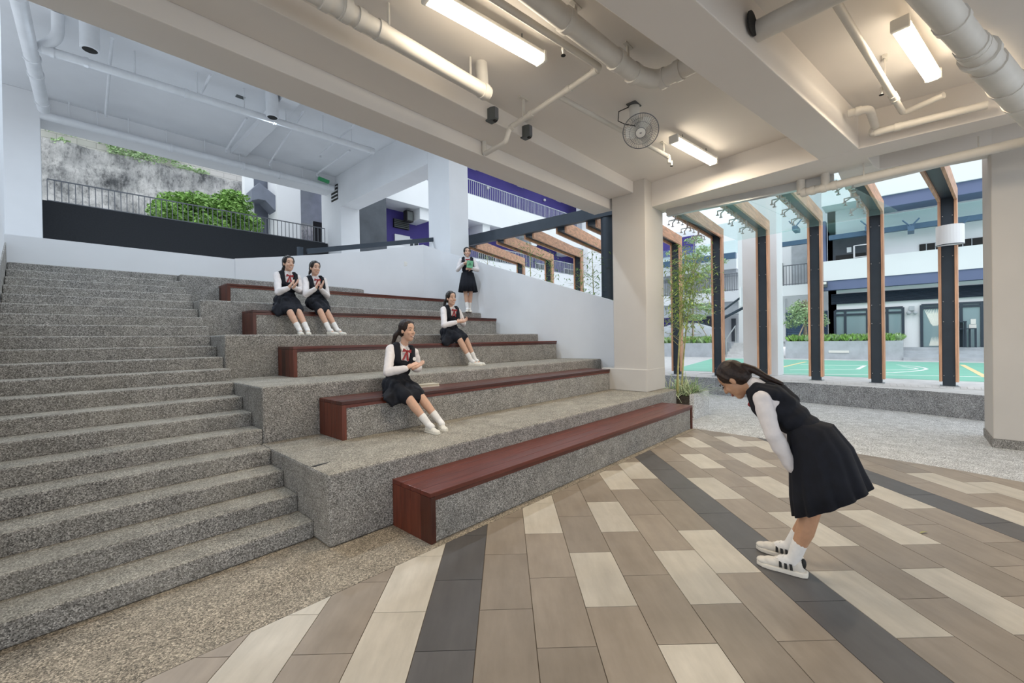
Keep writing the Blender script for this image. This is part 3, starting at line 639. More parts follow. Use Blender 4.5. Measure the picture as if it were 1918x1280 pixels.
# ------------------------------------------------------------------ glass canopy
GZ = 3.84
cn = thing('glass_canopy', 'frameless green-tinted glass canopy over the entrance with spider fittings', 'canopy', (9.5,2,GZ))
ia, ib, oa, ob = atz(1262,405,GZ), atz(1567,337,GZ), atz(1382,451,GZ), atz(1681,396,GZ)
for u, v in ((0,.505), (.51,1)):
    q = [ia.lerp(ib,u), ia.lerp(ib,v), oa.lerp(ob,v), oa.lerp(ob,u)]; pts = [(p.x, p.y) for p in q]
    if sum(pts[k][0]*pts[(k+1)%4][1]-pts[(k+1)%4][0]*pts[k][1] for k in range(4)) < 0: pts = pts[::-1]
    MB().prism(pts, GZ, GZ+.018).build('glass_panel', M['canopy'], cn)
MB().bar(atz(1250,399,GZ), atz(1562,335,GZ), .10, .14).build('edge_channel', M['chrome'], cn)
for fy in (3.42, 2.5, 1.62, .72):
    for fx in (8.75, 9.6, 10.5):
        dy = (fx-8.2)*(.34 if fy > 3 else .16 if fy > 2 else .0 if fy > 1 else -.10)*.25; c = Vector((fx, fy+dy, GZ+.09)); m = MB()
        m.tube([c, c+Vector((0,0,.14))], .022, 8)
        for sx, sy in ((1,1), (1,-1), (-1,1), (-1,-1)): m.tube([c, c+Vector((sx*.10,sy*.10,-.03)), c+Vector((sx*.10,sy*.10,-.10))], .012, 6); m.lathe(c+Vector((sx*.10,sy*.10,-.10)), [(.03,-.012), (.03,.0)], 10)
        m.build('spider_fitting', M['chrome'], cn, smooth=True)
# ================================================================== building across the court (facade parallel to y)
XF = 24.6
rb = thing('school_building', 'white school block with slate blue bands across the green court', 'building', (XF, 0, LZ))
def rx(name, X, pl, pr, xr, yt, yb, mat, parent, th=.1, proud=0.):
    a = atx(pl, (yt+yb)/2, X); b = atx(pr, (yt+yb)/2, X); zt = atx(xr, yt, X).z; zb = atx(xr, yb, X).z
    return MB().box(X-proud, X+th, min(a.y,b.y), max(a.y,b.y), min(zt,zb), max(zt,zb)).build(name, M[mat], parent)
yw = atx(1552,600,XF).y
MB().box(XF, XF+.3, -14, yw, .9, 12).build('wall', M['outwall'], rb)
MB().box(XF, XF+1.6, yw-.3, yw, .9, 12).build('wall', M['outwall'], rb)
MB().box(XF+1.6, XF+1.9, yw, 6.9, .9, 12).build('wall', M['outwall'], rb)
rx('spandrel', XF, 1536, 1990, 1628, 522, 540, 'blue', rb, .1, .45)
rx('parapet', XF, 1545, 1990, 1628, 484, 522, 'outwall', rb, .1, .5)
rx('spandrel_column', XF, 1536, 1549, 1545, 418, 533, 'blue', rb, .1, .4)
lv = rx('louvre_panel', XF, 1557, 1990, 1628, 547, 567, 'louvre', rb, .1, .03)
z0 = atx(1628,567,XF).z; z1 = atx(1628,547,XF).z; y0 = atx(1990,550,XF).y; y1 = atx(1557.5,556,XF).y
for k in range(9):
    z = z0+(z1-z0)*(k+.5)/9; MB().hexa([(XF-.10,y0,z-.03),(XF-.03,y0,z-.03),(XF-.03,y1,z-.03),(XF-.10,y1,z-.03)], [(XF-.07,y0,z+.01),(XF-.0,y0,z+.01),(XF-.0,y1,z+.01),(XF-.07,y1,z+.01)]).build('slat', M['frame'], lv)
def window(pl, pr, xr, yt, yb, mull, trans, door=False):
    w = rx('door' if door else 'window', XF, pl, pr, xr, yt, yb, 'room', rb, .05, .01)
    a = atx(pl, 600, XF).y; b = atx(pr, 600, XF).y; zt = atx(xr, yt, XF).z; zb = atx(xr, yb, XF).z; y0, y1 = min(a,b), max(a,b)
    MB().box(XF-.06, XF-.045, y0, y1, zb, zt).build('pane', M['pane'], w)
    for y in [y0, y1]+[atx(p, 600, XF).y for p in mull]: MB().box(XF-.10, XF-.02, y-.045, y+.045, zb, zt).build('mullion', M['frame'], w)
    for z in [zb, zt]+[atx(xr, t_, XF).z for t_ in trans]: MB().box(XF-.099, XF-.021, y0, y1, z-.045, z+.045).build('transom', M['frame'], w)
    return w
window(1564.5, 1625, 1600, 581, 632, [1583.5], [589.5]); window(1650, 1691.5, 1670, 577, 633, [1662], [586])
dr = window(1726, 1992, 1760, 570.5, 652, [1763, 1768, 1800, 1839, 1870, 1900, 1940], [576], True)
# curtain, notices and table behind the doors
m = MB(); yc = atx(1752, 610, XF).y
for i in range(9):
    u = i/8; m.tube([(XF-.012, atx(1731+27*u,600,XF).y, atx(1745,577,XF).z), (XF-.012, atx(1744+12*u,600,XF).y, atx(1745,605,XF).z), (XF-.012, atx(1750+7*u,600,XF).y, atx(1745,614,XF).z), (XF-.012, atx(1741+17*u,600,XF).y, atx(1745,648,XF).z)], [.05,.07,.04,.06], 6)
tag(m.build('curtain', plain('curtain_cloth', (.75,.76,.70), .9), smooth=True), 'pale tied-back curtain behind the glass doors', 'curtain')
for (a, b, c, d), lab in (((1818,598,1828,607), 'square notice sheet on the glass door'), ((1815,608,1829,614.5), 'wide notice sheet below the square one on the glass door'), ((1848,598,1860,608), 'notice sheet on the last glass door at the right')):
    p = atx(a, b, XF-.07); q = atx(c, d, XF-.07); tag(MB().box(XF-.075, XF-.07, q.y, p.y, q.z, p.z).build('notice', M['white_pl']), lab, 'notice')
p = atx(1708, 581, XF); t = thing('wall_light', 'small grey twin wall light between window and glass doors', 'lamp', p)
MB().box(XF-.12, XF, p.y-.08, p.y+.08, p.z-.02, p.z+.16).build('body', M['conc'], t)
for s in (-1, 1): MB().ball((XF-.12, p.y+s*.1, p.z-.12), .08, nu=10, nv=6).build('head', M['conc'], t, smooth=True)
def stool(px, py, h, lab, w=.36):
    p = atz(px, py, .93); p.x = XF-.35-random.random()*.1; t = thing('bar_stool' if h < .9 else 'bar_table', lab, 'stool' if h < .9 else 'table', (p.x,p.y,.93))
    MB().box(p.x-w/2, p.x+w/2, p.y-w/2, p.y+w/2, .93+h-.04, .93+h).build('top', M['frame'], t)
    for sx in (-1, 1):
        for sy in (-1, 1): MB().bar((p.x+sx*w*.45,p.y+sy*w*.45,.93), (p.x+sx*w*.45,p.y+sy*w*.45,.93+h-.04), .035, .035).build('leg', M['frame'], t)
stool(1797, 652, 1.02, 'tall black bar table in front of the glass doors', .5); stool(1810, 652, .74, 'black bar stool at the left, beside the bar table'); stool(1821, 652, .74, 'black bar stool at the right, beside the bar table')
for i in range(4):
    s_ = MB().box(22.9+i*.42, 24.6, -9, atx(1692,665,23).y, LZ if i == 0 else LZ+i*.12, LZ+(i+1)*.122).build('step', M['conc'], rb)
# planter in front, shutters, left bay
def planter(name, lab, pl, pr, yt, yb, X, d=1.3):
    a = atx(pl, 650, X).y; b = atx(pr, 650, X).y; zt = atx((pl+pr)/2, yt, X).z
    t = thing(name, lab, 'planter', (X, (a+b)/2, LZ)); MB().box(X, X+d, min(a,b), max(a,b), LZ, zt).build('box', M['conc'], t); return t, min(a,b), max(a,b), zt
pl1, py0, py1, pz = planter('concrete_planter', 'long pale concrete planter across the court below the windows', 1471, 1692, 639, 672, 23.0)
p = atx(1571, 659, 23.0); MB().box(22.97, 23.0, p.y-.35, p.y+.35, p.z-.05, p.z+.05).build('step_light', M['white_pl'], pl1)
def tuft_row(lab, X0, X1, y0, y1, z, n, h, mats, parent=None, name='planter_shrubs'):
    ms = [MB() for _ in mats]
    for i in range(n):
        x = random.uniform(X0,X1); y = random.uniform(y0,y1); k = random.randrange(len(mats)); b = Vector((x,y,z))
        for j in range(7):
            d = Vector((random.gauss(0,.5),random.gauss(0,.5),1)).normalized()*h*random.uniform(.6,1.2); s = d.cross(Vector((random.random()-.5,random.random()-.5,.1))).normalized()*.035
            ms[k].add([b-s, b+s, b+d*.6+s*1.3, b+d, b+d*.6-s*1.3], [(0,1,2,3,4)])
    t = thing(name, lab, 'shrubs', ((X0+X1)/2, (y0+y1)/2, z))
    for m_, mt in zip(ms, mats): tag(m_.build('leaves', M[mt], t), kind='stuff')
    return t
tuft_row('low green shrubs along the long concrete planter', 23.1, 24.2, py0+.1, py1-.1, pz, 420, .30, ['leaf','leaf_l','leaf'])
sh = rx('shutter', XF+1.6, 1472, 1551, 1510, 584, 636, 'blue', rb, .1, .05)
z0 = atx(1510,634,XF+1.6).z; z1 = atx(1510,584,XF+1.6).z; y0 = atx(1551,600,XF+1.6).y; y1 = atx(1472,600,XF+1.6).y
for k in range(14): z = z0+(z1-z0)*(k+.5)/14; MB().box(XF+1.51, XF+1.55, y0, y1, z-.035, z+.035).build('shutter_slat', M['bluesteel'], sh)
rx('door', XF+1.6, 1449, 1467, 1458, 585, 643, 'conc', rb, .1, .05)
rx('pilaster', XF+1.5, 1551, 1560, 1555, 560, 640, 'outwall', rb, .3, .1); rx('pilaster', XF+1.5, 1467, 1472, 1470, 560, 640, 'outwall', rb, .3, .1)
rx('parapet', XF+.4, 1420, 1536, 1500, 533, 553, 'outwall', rb, .2)
rx('wall_panel', XF+1.55, 1483, 1536, 1500, 455, 533, 'conc', rb, .05, .03)
rx('door', XF+1.5, 1449, 1466, 1458, 494, 537, 'dark', rb, .1, .03)
rx('recess_wall', XF, 1560, 1624, 1590, 440, 492, 'dgrey', rb, .1, .05); rx('recess_window', XF, 1566, 1622, 1590, 477, 492, 'dark', rb, .1, .08); rx('plaque', XF, 1586.5, 1595, 1590, 464, 473.5, 'outwall', rb, .1, .10)
rx('slot_window', XF, 1722, 1990, 1790, 450.5, 470, 'dark', rb, .1, .05)
for p_ in (1735, 1752, 1803, 1820): rx('slot_mullion', XF, p_-.8, p_+.8, 1790, 450, 470, 'conc', rb, .1, .08)
rx('upper_spandrel', XF, 1630, 1990, 1790, 357, 379, 'blue', rb, .1, 1.2)
rx('upper_parapet', XF, 1545, 1990, 1790, 250, 357, 'outwall', rb, .1, 1.3)
for pl_, pr_ in ((1552,1632), (1648,1990), (1440,1534)):
    rx('canopy_beam', XF-.6, pl_, pr_, 1700, 420.5, 430, 'bluesteel', rb, .2)
    a = atx(pl_, 425, XF-.6).y; b = atx(pr_, 425, XF-.6).y; z = atx(1700,420,XF-.6).z
    MB().hexa([(XF-1.6,min(a,b),z+.28),(XF,min(a,b),z+.05),(XF,max(a,b),z+.05),(XF-1.6,max(a,b),z+.28)], [(XF-1.6,min(a,b),z+.31),(XF,min(a,b),z+.08),(XF,max(a,b),z+.08),(XF-1.6,max(a,b),z+.31)]).build('canopy_glass', M['canopy'], rb)
for px in (1706, 1797, 1627, 1492): 
    p = atx(px, 425, XF-.7); m = MB().box(p.x-.5, p.x+.3, p.y-.10, p.y+.10, p.z-.25, p.z-.05)
    for sx in (-1, 1): m.tube([(p.x-.3,p.y,p.z-.05), (p.x-.3,p.y+sx*.25,p.z+.25)], .03, 6)
    m.build('canopy_bracket', M['bluesteel'], rb)
p = atx(1543, 533, XF-.5); t = thing('floodlight', 'small floodlight under the white parapet beside the blue column', 'lamp', p); MB().box(p.x-.2, p.x, p.y-.14, p.y+.14, p.z-.15, p.z+.1).build('body', M['grey'], t); MB().box(p.x-.22, p.x-.2, p.y-.12, p.y+.12, p.z-.02, p.z+.09).build('lens', M['white_pl'], t)
def railing(label, a, b, h, spacing, mat='rail', r=.012, stuff=True, rail_r=.025):
    a = Vector(a); b = Vector(b); t = thing('railing', label, 'railing', a, 0, 'grey bar railings'); n = max(2, int((b-a).length/spacing))
    up = Vector((0,0,h)); MB().bar(a+up, b+up, rail_r*2, rail_r*1.6).build('top_rail', M[mat], t); MB().bar(a+up*.06, b+up*.06, rail_r*1.4, rail_r*1.4).build('bottom_rail', M[mat], t)
    if stuff:
        m = MB()
        for i in range(n+1): p = a.lerp(b, i/n); m.bar(p, p+up, r*2, r*2)
        tag(m.build('balusters', M[mat], t), kind='stuff')
    else:
        me = MB().bar((0,0,0), (0,0,h), r*2, r*2).mesh('baluster'); me.materials.append(M[mat])
        for i in range(n+1):
            o = bpy.data.objects.new('baluster', me); COL.objects.link(o); o.location = a.lerp(b, i/n); attach(o, t); 
    return t
a = atx(1420, 533, XF+.4); b = atx(1535, 533, XF+.4); zz = atx(1500,533,XF+.4).z
railing('grey railing on the white balcony above the shutter', (XF+.5,a.y,zz), (XF+.5,b.y,zz), 1.0, .12)
p = atx(1600,484,XF-.3); railing('short steel rail on the white parapet under the canopy', (XF-.3, atx(1600,480,XF-.3).y, p.z), (XF-.3, atx(1655,480,XF-.3).y, p.z), .55, .5, 'chrome', .03)
# white column on the court edge
tag(MB().box(13.05, 13.75, 2.50, 3.33, LZ, 9).build('column', M['outwall'], bevel=.01), 'tall white column at the court edge behind the timber posts', 'column', 'white painted columns')

# link block seen left of the white court column
XK = 31.; lk = thing('link_block', 'pale link building with balconies seen beyond the bamboo', 'building', (XK, 12, LZ))
rx('balcony_slab', XK, 1180, 1379, 1350, 487, 506, 'outwall', lk, 2.5); rx('slab_shadow', XK+.3, 1180, 1379, 1350, 506, 513, 'conc', lk, 2.2)  # grey strip below the slab paints its shadow
rx('back_wall', XK+2.5, 1180, 1400, 1350, 420, 700, 'outwall', lk, .2); rx('upper_wall', XK+2.3, 1180, 1300, 1270, 446, 478, 'purple', lk, .2)
rx('balcony_slab', XK-.3, 1180, 1400, 1350, 547, 566, 'outwall', lk, 2.5); rx('ground_wall', XK+2.0, 1180, 1335, 1300, 590, 660, 'purple', lk, .2); rx('ground_wall', XK+1.6, 1320, 1336, 1330, 590, 660, 'dgrey', lk, .4)
rx('ground_beam', XK, 1180, 1400, 1350, 566, 590, 'conc', lk, 1.5); rx('window', XK+1.9, 1305, 1322, 1312, 605, 632, 'pane', lk, .1); rx('door', XK+2.3, 1370, 1378, 1374, 597, 640, 'dgrey', lk, .1)
rx('canopy_beam', XK-1, 1180, 1377, 1350, 476, 487, 'bluesteel', lk, .3)
zc = atx(1350,476,XK-1).z; y0 = atx(1395,470,XK-1).y; y1 = atx(1180,470,XK-1).y
MB().hexa([(XK-2.2,y0,zc+.5),(XK,y0,zc+.1),(XK,y1,zc+.1),(XK-2.2,y1,zc+.5)], [(XK-2.2,y0,zc+.53),(XK,y0,zc+.13),(XK,y1,zc+.13),(XK-2.2,y1,zc+.53)]).build('canopy_glass', M['canopy'], lk)
zz = atx(1350,547,XK-.2).z; railing('grey railing on the balcony beyond the bamboo', (XK-.2, atx(1395,540,XK).y, zz), (XK-.2, atx(1185,540,XK).y, zz), 1.15, .14, 'rail', .014)
# ================================================================== purple block behind the curved wall (facade parallel to x)
YB = 18.0
pb = thing('classroom_block', 'classroom block with purple walls and white balcony parapets', 'building', (20, YB, 0))
def ry(name, Y, pl, pr, xr, yt, yb, mat, parent, th=.15, proud=0.):
    a = aty(pl, (yt+yb)/2, Y); b = aty(pr, (yt+yb)/2, Y); zt = aty(xr, yt, Y).z; zb = aty(xr, yb, Y).z
    return MB().box(min(a.x,b.x), max(a.x,b.x), Y-proud, Y+th, min(zt,zb), max(zt,zb)).build(name, M[mat], parent)
X0 = aty(722, 380, YB).x; X1 = aty(1125,450,YB).x
z1t = aty(878,363,YB).z; z1b = aty(878,411,YB).z; zr1 = aty(878,349,YB).z
z2t = aty(1050,512,YB).z; z2b = z2t-(z1t-z1b)
MB().box(X0, X1, YB, YB+.2, z1b, z1t).build('parapet', M['outwall'], pb)
MB().box(X0, X1, YB+.2, YB+1.4, z1b, z1b+.5).build('balcony_slab', M['outwall'], pb)
MB().box(X0, X1, YB, YB+.2, z2b, z2t).build('parapet', M['outwall'], pb); MB().box(X0, X1, YB+.2, YB+1.4, z2b, z2b+.4).build('balcony_slab', M['outwall'], pb)
MB().box(X0-.5, X1, YB+1.4, YB+1.7, 0, 16).build('wall', M['purple'], pb)
MB().box(X0, X1, YB-.1, YB+1.6, z1t+2.75, 18).build('upper_slab', M['outwall'], pb)
MB().box(aty(1101,450,YB-.4).x, X1, YB-.4, YB+.6, 0, 16).build('pier', M['outwall'], pb)
for x in (13.2, 17.6, 22.0, 26.4): 
    MB().box(x-.3, x+.3, YB+.2, YB+1.4, z1t+2.2, z1t+2.8).build('cross_beam', M['outwall'], pb); MB().box(x-.3, x+.3, YB+.2, YB+1.4, z1b-.55, z1b).build('cross_beam', M['outwall'], pb)
for x0, x1 in ((12.3,13.6), (18,21), (23.5,25.5), (27,29)):
    for zb in (z1t-.35, z2t-.2):
        w = MB().box(x0, x1, YB+1.34, YB+1.4, zb+.5, zb+1.0).build('window', M['outwall'], pb)
        for k in range(4):
            u = x0+(x1-x0)*k/4; MB().box(u+.05, u+(x1-x0)/4-.05, YB+1.31, YB+1.35, zb+.56, zb+.94).build('pane', M['louvre'], w)
railing('long grey railing on the upper white parapet of the purple block', (X0+1.5,YB+.1,z1t), (X1-2,YB+.1,z1t), zr1-z1t+.45, .15, 'conc', .012)
railing('long grey railing on the lower white parapet of the purple block', (14,YB+.1,z2t), (X1-2,YB+.1,z2t), .85, .15, 'conc', .012)
dz = aty(755,458,YB+1.4).z; a = aty(740,450,YB+1.3).x; b = aty(768,450,YB+1.3).x; MB().box(a, b, YB+1.3, YB+1.4, dz-1.2, aty(755,441,YB+1.3).z).build('noticeboard', M['outwall'], pb)
a = aty(738,418,YB+1.3); b = aty(766,418,YB+1.3); vt = MB().box(a.x, b.x, YB+1.3, YB+1.4, a.z-.2, a.z+.25).build('vent', M['dark'], pb)
for k in range(5): MB().box(a.x, b.x, YB+1.26, YB+1.3, a.z-.18+k*.09, a.z-.13+k*.09).build('slat', M['grey'], vt)
p = aty(765,406,YB+.7); t = thing('loudspeaker', 'small black loudspeaker under the white balcony of the purple block', 'loudspeaker', p); MB().box(p.x-.2, p.x+.2, p.y-.15, p.y+.15, p.z-.28, p.z+.28).build('cabinet', M['dark'], t); MB().box(p.x-.15, p.x+.15, p.y-.16, p.y-.15, p.z-.22, p.z+.22).build('grille', M['grey'], t)
# white glimmers of small wall lamps
for px, py, lab in ((929,368,'left'), (1035,391,'right')):
    p = aty(px-15, py-16, YB+1.3); tag(MB().ball(p, .10, nu=10, nv=6).build('wall_lamp', M['white_pl'], smooth=True), 'small round white lamp on the upper purple wall, %s one' % lab, 'lamp', 'purple wall lamps')
# grey rendered block left of the purple wall
a = aty(671,420,17.2); b = aty(724,420,17.2)
tag(MB().box(a.x, b.x, 17.2, 19.5, 0, aty(700,352,17.2).z+2).build('grey_block', M['dgrey']), 'dark grey rendered wall block between white column and purple wall', 'wall block')
# ================================================================== hillside and far-left buildings
def rock(name, x0, x1, z0, z1, y0, slope, nx, nz, amp, mat):
    from mathutils import noise as mn
    m = MB(); V_ = []
    for j in range(nz+1):
        for i in range(nx+1):
            x = x0+(x1-x0)*i/nx; z = z0+(z1-z0)*j/nz; n_ = mn.fractal(Vector((x*.45, z*.5, 3)), .8, 2.1, 5)
            V_.append((x, y0+(z-z0)*slope+n_*amp, z))
    F_ = [(j*(nx+1)+i, j*(nx+1)+i+1, (j+1)*(nx+1)+i+1, (j+1)*(nx+1)+i) for j in range(nz) for i in range(nx)]
    return m.add(V_, F_).build(name, mat, smooth=True)
m_, nt, b_, N, L = newmat('sprayed_rock'); co = coord(N, L, (1,1,.55)); f1 = noise(N, L, co, 1.3, 10, .72); f2 = noise(N, L, coord(N, L, (1.2,1,.5)), 4.5, 9, .8)
c_ = mixc(N, L, 1., ramp(N, L, f1, [(.34, (.13,.135,.14)), (.46, (.50,.50,.49)), (.58, (.72,.71,.69)), (.75, (.82,.81,.79))]), ramp(N, L, f2, [(.33, (.25,.25,.26)), (.5, (.85,)*3), (.7, (1,)*3)]), 'MULTIPLY')
L.new(c_, b_.inputs['Base Color']); b_.inputs['Roughness'].default_value = .95; bump(N, L, b_, f2, .8, .15); M['rock'] = m_
m_, nt, b_, N, L = newmat('block_masonry'); co = coord(N, L); bt = N.new('ShaderNodeTexBrick'); bt.inputs['Scale'].default_value = 1.0; bt.inputs['Brick Width'].default_value = .6; bt.inputs['Row Height'].default_value = .25; bt.inputs['Mortar Size'].default_value = .012
rt = N.new('ShaderNodeVectorRotate'); rt.inputs['Angle'].default_value = math.pi/2; rt.rotation_type = 'X_AXIS'; L.new(co, rt.inputs['Vector']); L.new(rt.outputs[0], bt.inputs['Vector'])
bt.inputs['Color1'].default_value = (.52,.51,.48,1); bt.inputs['Color2'].default_value = (.60,.58,.55,1); bt.inputs['Mortar'].default_value = (.38,.37,.35,1); L.new(bt.outputs[0], b_.inputs['Base Color']); b_.inputs['Roughness'].default_value = .9; M['masonry'] = m_
HY = 25.
zs = aty(80,262,HY+1).z; ze = aty(420,330,HY+1).z
tag(rock('rock_slope', -9, 13.5, 2, 10.05, HY, .10, 110, 60, .40, M['rock']), 'grey stained sprayed rock slope seen through the far opening', 'rock slope')
rw = MB()
for i in range(30):
    xa = -9+i*.85; xb = xa+.845; rw.box(xa, xb, HY+1.25, HY+1.8, 9.7, 11.3)
o = MB().box(-9, 16.5, HY+1.25, HY+1.8, 9.7, 11.3).build('retaining_wall', M['masonry']); tag(o, 'pale block retaining wall on top of the rock slope', 'retaining wall')
def foliage(m, c, rad, n, size, flat=.7):
    c = Vector(c)
    for i in range(n):
        d = Vector((random.gauss(0,1), random.gauss(0,1), random.gauss(0,1))).normalized()*(random.random()**.45); p = c+Vector((d.x*rad[0], d.y*rad[1], d.z*rad[2]))
        u = Vector((random.gauss(0,1), random.gauss(0,1), random.gauss(0,.6))).normalized(); v = u.cross(Vector((random.gauss(0,1), random.gauss(0,1), random.gauss(0,1)))).normalized(); s = size*random.uniform(.6,1.3)
        m.add([p-u*s, p-v*s*.45, p+u*s, p+v*s*.45], [(0,1,2,3)])
def tree(name, lab, base, h, crowns, leafmat, size, trunk_r=.08, branches=True, stakes=0, trunk_top=None, cat='tree'):
    t = thing(name, lab, cat, base); b = Vector(base); top = Vector(trunk_top) if trunk_top else b+Vector((0,0,h*.6))
    MB().tube([b, b.lerp(top,.5)+Vector((.04,.03,0)), top], [trunk_r, trunk_r*.8, trunk_r*.5], 8).build('trunk', M['bark'], t, smooth=True)
    ms = MB()
    for c, rad, n in crowns:
        foliage(ms, c, rad, n, size)
        if branches: MB().tube([b.lerp(top,.75), b.lerp(top,1.).lerp(Vector(c),.5)+Vector((0,0,.1)), Vector(c)], [trunk_r*.45, trunk_r*.3, trunk_r*.12], 6).build('branch', M['bark'], t, smooth=True)
    tag(ms.build('foliage', M[leafmat], t), kind='stuff')
    for i in range(stakes):
        an = 2*math.pi*i/max(1,stakes)+.4; MB().tube([b+Vector((math.cos(an)*h*.16, math.sin(an)*h*.16, 0)), b+Vector((0,0,h*.3))], trunk_r*.35, 6).build('stake', M['stake'], t)
    return t
c0 = aty(385,395,20.5)
tree('broadleaf_tree', 'bushy bright green tree in front of the rock slope', (c0.x,20.5,2.9), 5, [((c0.x+dx,20.5+dy,c0.z+dz), (.75,.7,.5), 1500) for dx, dy, dz in ((-1.1,0,-.35),(-.2,.2,.25),(.75,0,.1),(1.4,.1,-.2),(0,-.3,-.7),(1.0,.2,.6),(-.8,.3,.1))], 'leaf', .085, .12)
for (px, py), rr, lab in (((265,288),(.9,.3,.5),'largest green tuft on the masonry ledge of the rock slope'), ((215,282),(.35,.25,.2),'small green tuft left of the large one on the rock slope'), ((115,268),(.35,.25,.2),'green tuft at the left end of the rock ledge'), ((110,240),(1.1,.3,.2),'weeds along the top of the retaining wall at left'), ((205,262),(.6,.3,.3),'weeds hanging over the middle of the retaining wall'), ((320,292),(.5,.3,.4),'pale weeds on the retaining wall near the tree'), ((360,318),(.8,.3,.15),'weeds at the right end of the rock ledge')):
    p = aty(px, py, HY+.8); m = MB(); foliage(m, p, rr, int(900*rr[0]*rr[2]/.45)+60, .07); tag(m.build('weed_tuft', M['leaf_l']), lab, 'weeds', 'weeds on the slope'); bpy.context.scene.objects[-1] if 0 else None
# railing on the black wall
railing('long grey bar railing on top of the black wall', (0,16.12,5.24), (7.1,16.12,5.24), .58, .125, 'rail', .009, False, .018)
# white stair building beyond
M['stairgrey'] = plain('stair_grey', (.17,.19,.24), .7, var=.1, scale=2)
sb = thing('stair_tower', 'white tower with a grey enclosed stair beyond the black wall', 'building', (10,22,3))
YS = 21.5
ry('wall', YS+.6, 459, 476, 470, 300, 460, 'outwall', sb, .4); ry('wall_side', YS+1.0, 474, 520, 500, 300, 460, 'stairgrey', sb, .2)
a = [aty(x, y, YS) for x, y in ((469,357), (483,344), (518.5,373), (518.5,403), (494,377), (481,375), (470,377))]
m = MB(); V_ = [(p.x, YS-.2, p.z) for p in a]+[(p.x, YS+.6, p.z) for p in a]; n = len(a)
m.add(V_, [tuple(range(n)), tuple(range(2*n-1,n-1,-1))]+[(i, n+i, n+(i+1)%n, (i+1)%n) for i in range(n)]).build('stair_flight', M['stairgrey'], sb)
ry('wall', YS-.4, 519, 563, 540, 290, 460, 'outwall', sb, 1.2); ry('portal_lintel', YS-.4, 563, 620, 590, 290, 345, 'outwall', sb, 1.2); ry('wall_back', YS+1.2, 560, 606, 580, 300, 420, 'conc', sb, .2); ry('opening', YS+1.1, 588, 606, 596, 416, 460, 'dark', sb, .1)
tag(rx_ := MB().box(-9, 14, 17.0, 24.5, 2.6, 2.9).build('floor_yard', M['pale']), kind='structure', label='paved yard below the rock slope')
# ================================================================== people
def skinmat(name, c):
    m, nt, b, N, L = newmat(name); co = coord(N, L); f = noise(N, L, co, 30, 2)
    L.new(ramp(N, L, f, [(.3, tuple(x*.94 for x in c)), (.7, tuple(min(1, x*1.05) for x in c))]), b.inputs['Base Color']); b.inputs['Roughness'].default_value = .5
    b.inputs['Subsurface Weight'].default_value = .12; b.inputs['Subsurface Radius'].default_value = (.02,.008,.004); b.inputs['Subsurface Scale'].default_value = .3; return m
M['skin'] = skinmat('skin', (.62,.38,.27)); M['skin_t'] = skinmat('skin_tan', (.50,.28,.17))
M['hair'] = plain('dark_hair', (.014,.009,.007), .42, var=.5, scale=70, bmp=.7); M['hair_b'] = plain('brown_hair', (.017,.0075,.005), .5, var=.6, scale=70, bmp=.7)
M['shirt'] = plain('white_blouse', (.74,.70,.70), .8, var=.05, scale=14, bmp=.3); M['navy'] = plain('navy_wool', (.0045,.0058,.0115), .85, var=.25, scale=20)
M['sock'] = plain('white_sock', (.80,.78,.76), .9, var=.05, scale=30); M['shoe'] = plain('canvas_shoe', (.72,.69,.62), .7, var=.05, scale=20)
M['bow'] = plain('red_ribbon', (.30,.028,.032), .6, var=.2, scale=25); M['lip'] = plain('lips', (.46,.19,.15), .5); M['teeth'] = plain('teeth', (.85,.83,.80), .3); M['eye'] = plain('eye_dark', (.01,.008,.008), .3)
M['sneaker'] = plain('sneaker_knit', (.70,.66,.60), .7, var=.05, scale=25); M['sole'] = plain('sneaker_sole', (.78,.73,.65), .6); M['blk'] = plain('black_stripe', (.012,.012,.012), .6)
def cap(m, a, b, ra, rb, n=12): m.ball(a, ra, nu=n, nv=8); m.ball(b, rb, nu=n, nv=8); m.tube([a, b], [ra, rb], n)
def chain(m, pts, rs, n=12):
    for i in range(len(pts)-1): cap(m, Vector(pts[i]), Vector(pts[i+1]), rs[i], rs[i+1], n)
def frame(f, u):
    f = Vector(f).normalized(); u = (Vector(u)-f*Vector(u).dot(f)).normalized(); l = u.cross(f); return Matrix((l, f, u)).transposed()   # columns left, forward, up
def remesh(m, name, mat, parent, vox, smooth=4, fac=.5, wr=None):
    o = bpy.data.objects.new('tmp', m.mesh('tmp')); COL.objects.link(o)
    r = o.modifiers.new('r', 'REMESH'); r.mode = 'VOXEL'; r.voxel_size = vox; r.use_smooth_shade = True
    s = o.modifiers.new('s', 'SMOOTH'); s.iterations = smooth; s.factor = fac
    dg = bpy.context.evaluated_depsgraph_get(); me = bpy.data.meshes.new_from_object(o.evaluated_get(dg)); me.name = name
    if wr:
        from mathutils import noise as mn
        amp, fr, pamp, npl, pc = wr; out = []
        for v in me.vertices:
            n = v.normal; k = amp*mn.fractal(v.co*fr, 1.0, 2.0, 2)
            if pamp: k += pamp*math.sin(npl*math.atan2(v.co.y-pc[1], v.co.x-pc[0])+3*mn.noise(v.co*4))*min(1, max(0, (pc[2]-v.co.z)/.12))
            out.append(v.co+n*k)
        for v, c in zip(me.vertices, out): v.co = c
    bpy.data.objects.remove(o, do_unlink=True); o = bpy.data.objects.new(name, me); COL.objects.link(o); me.materials.clear(); me.materials.append(mat)
    me.polygons.foreach_set('use_smooth', [True]*len(me.polygons)); attach(o, parent); return o
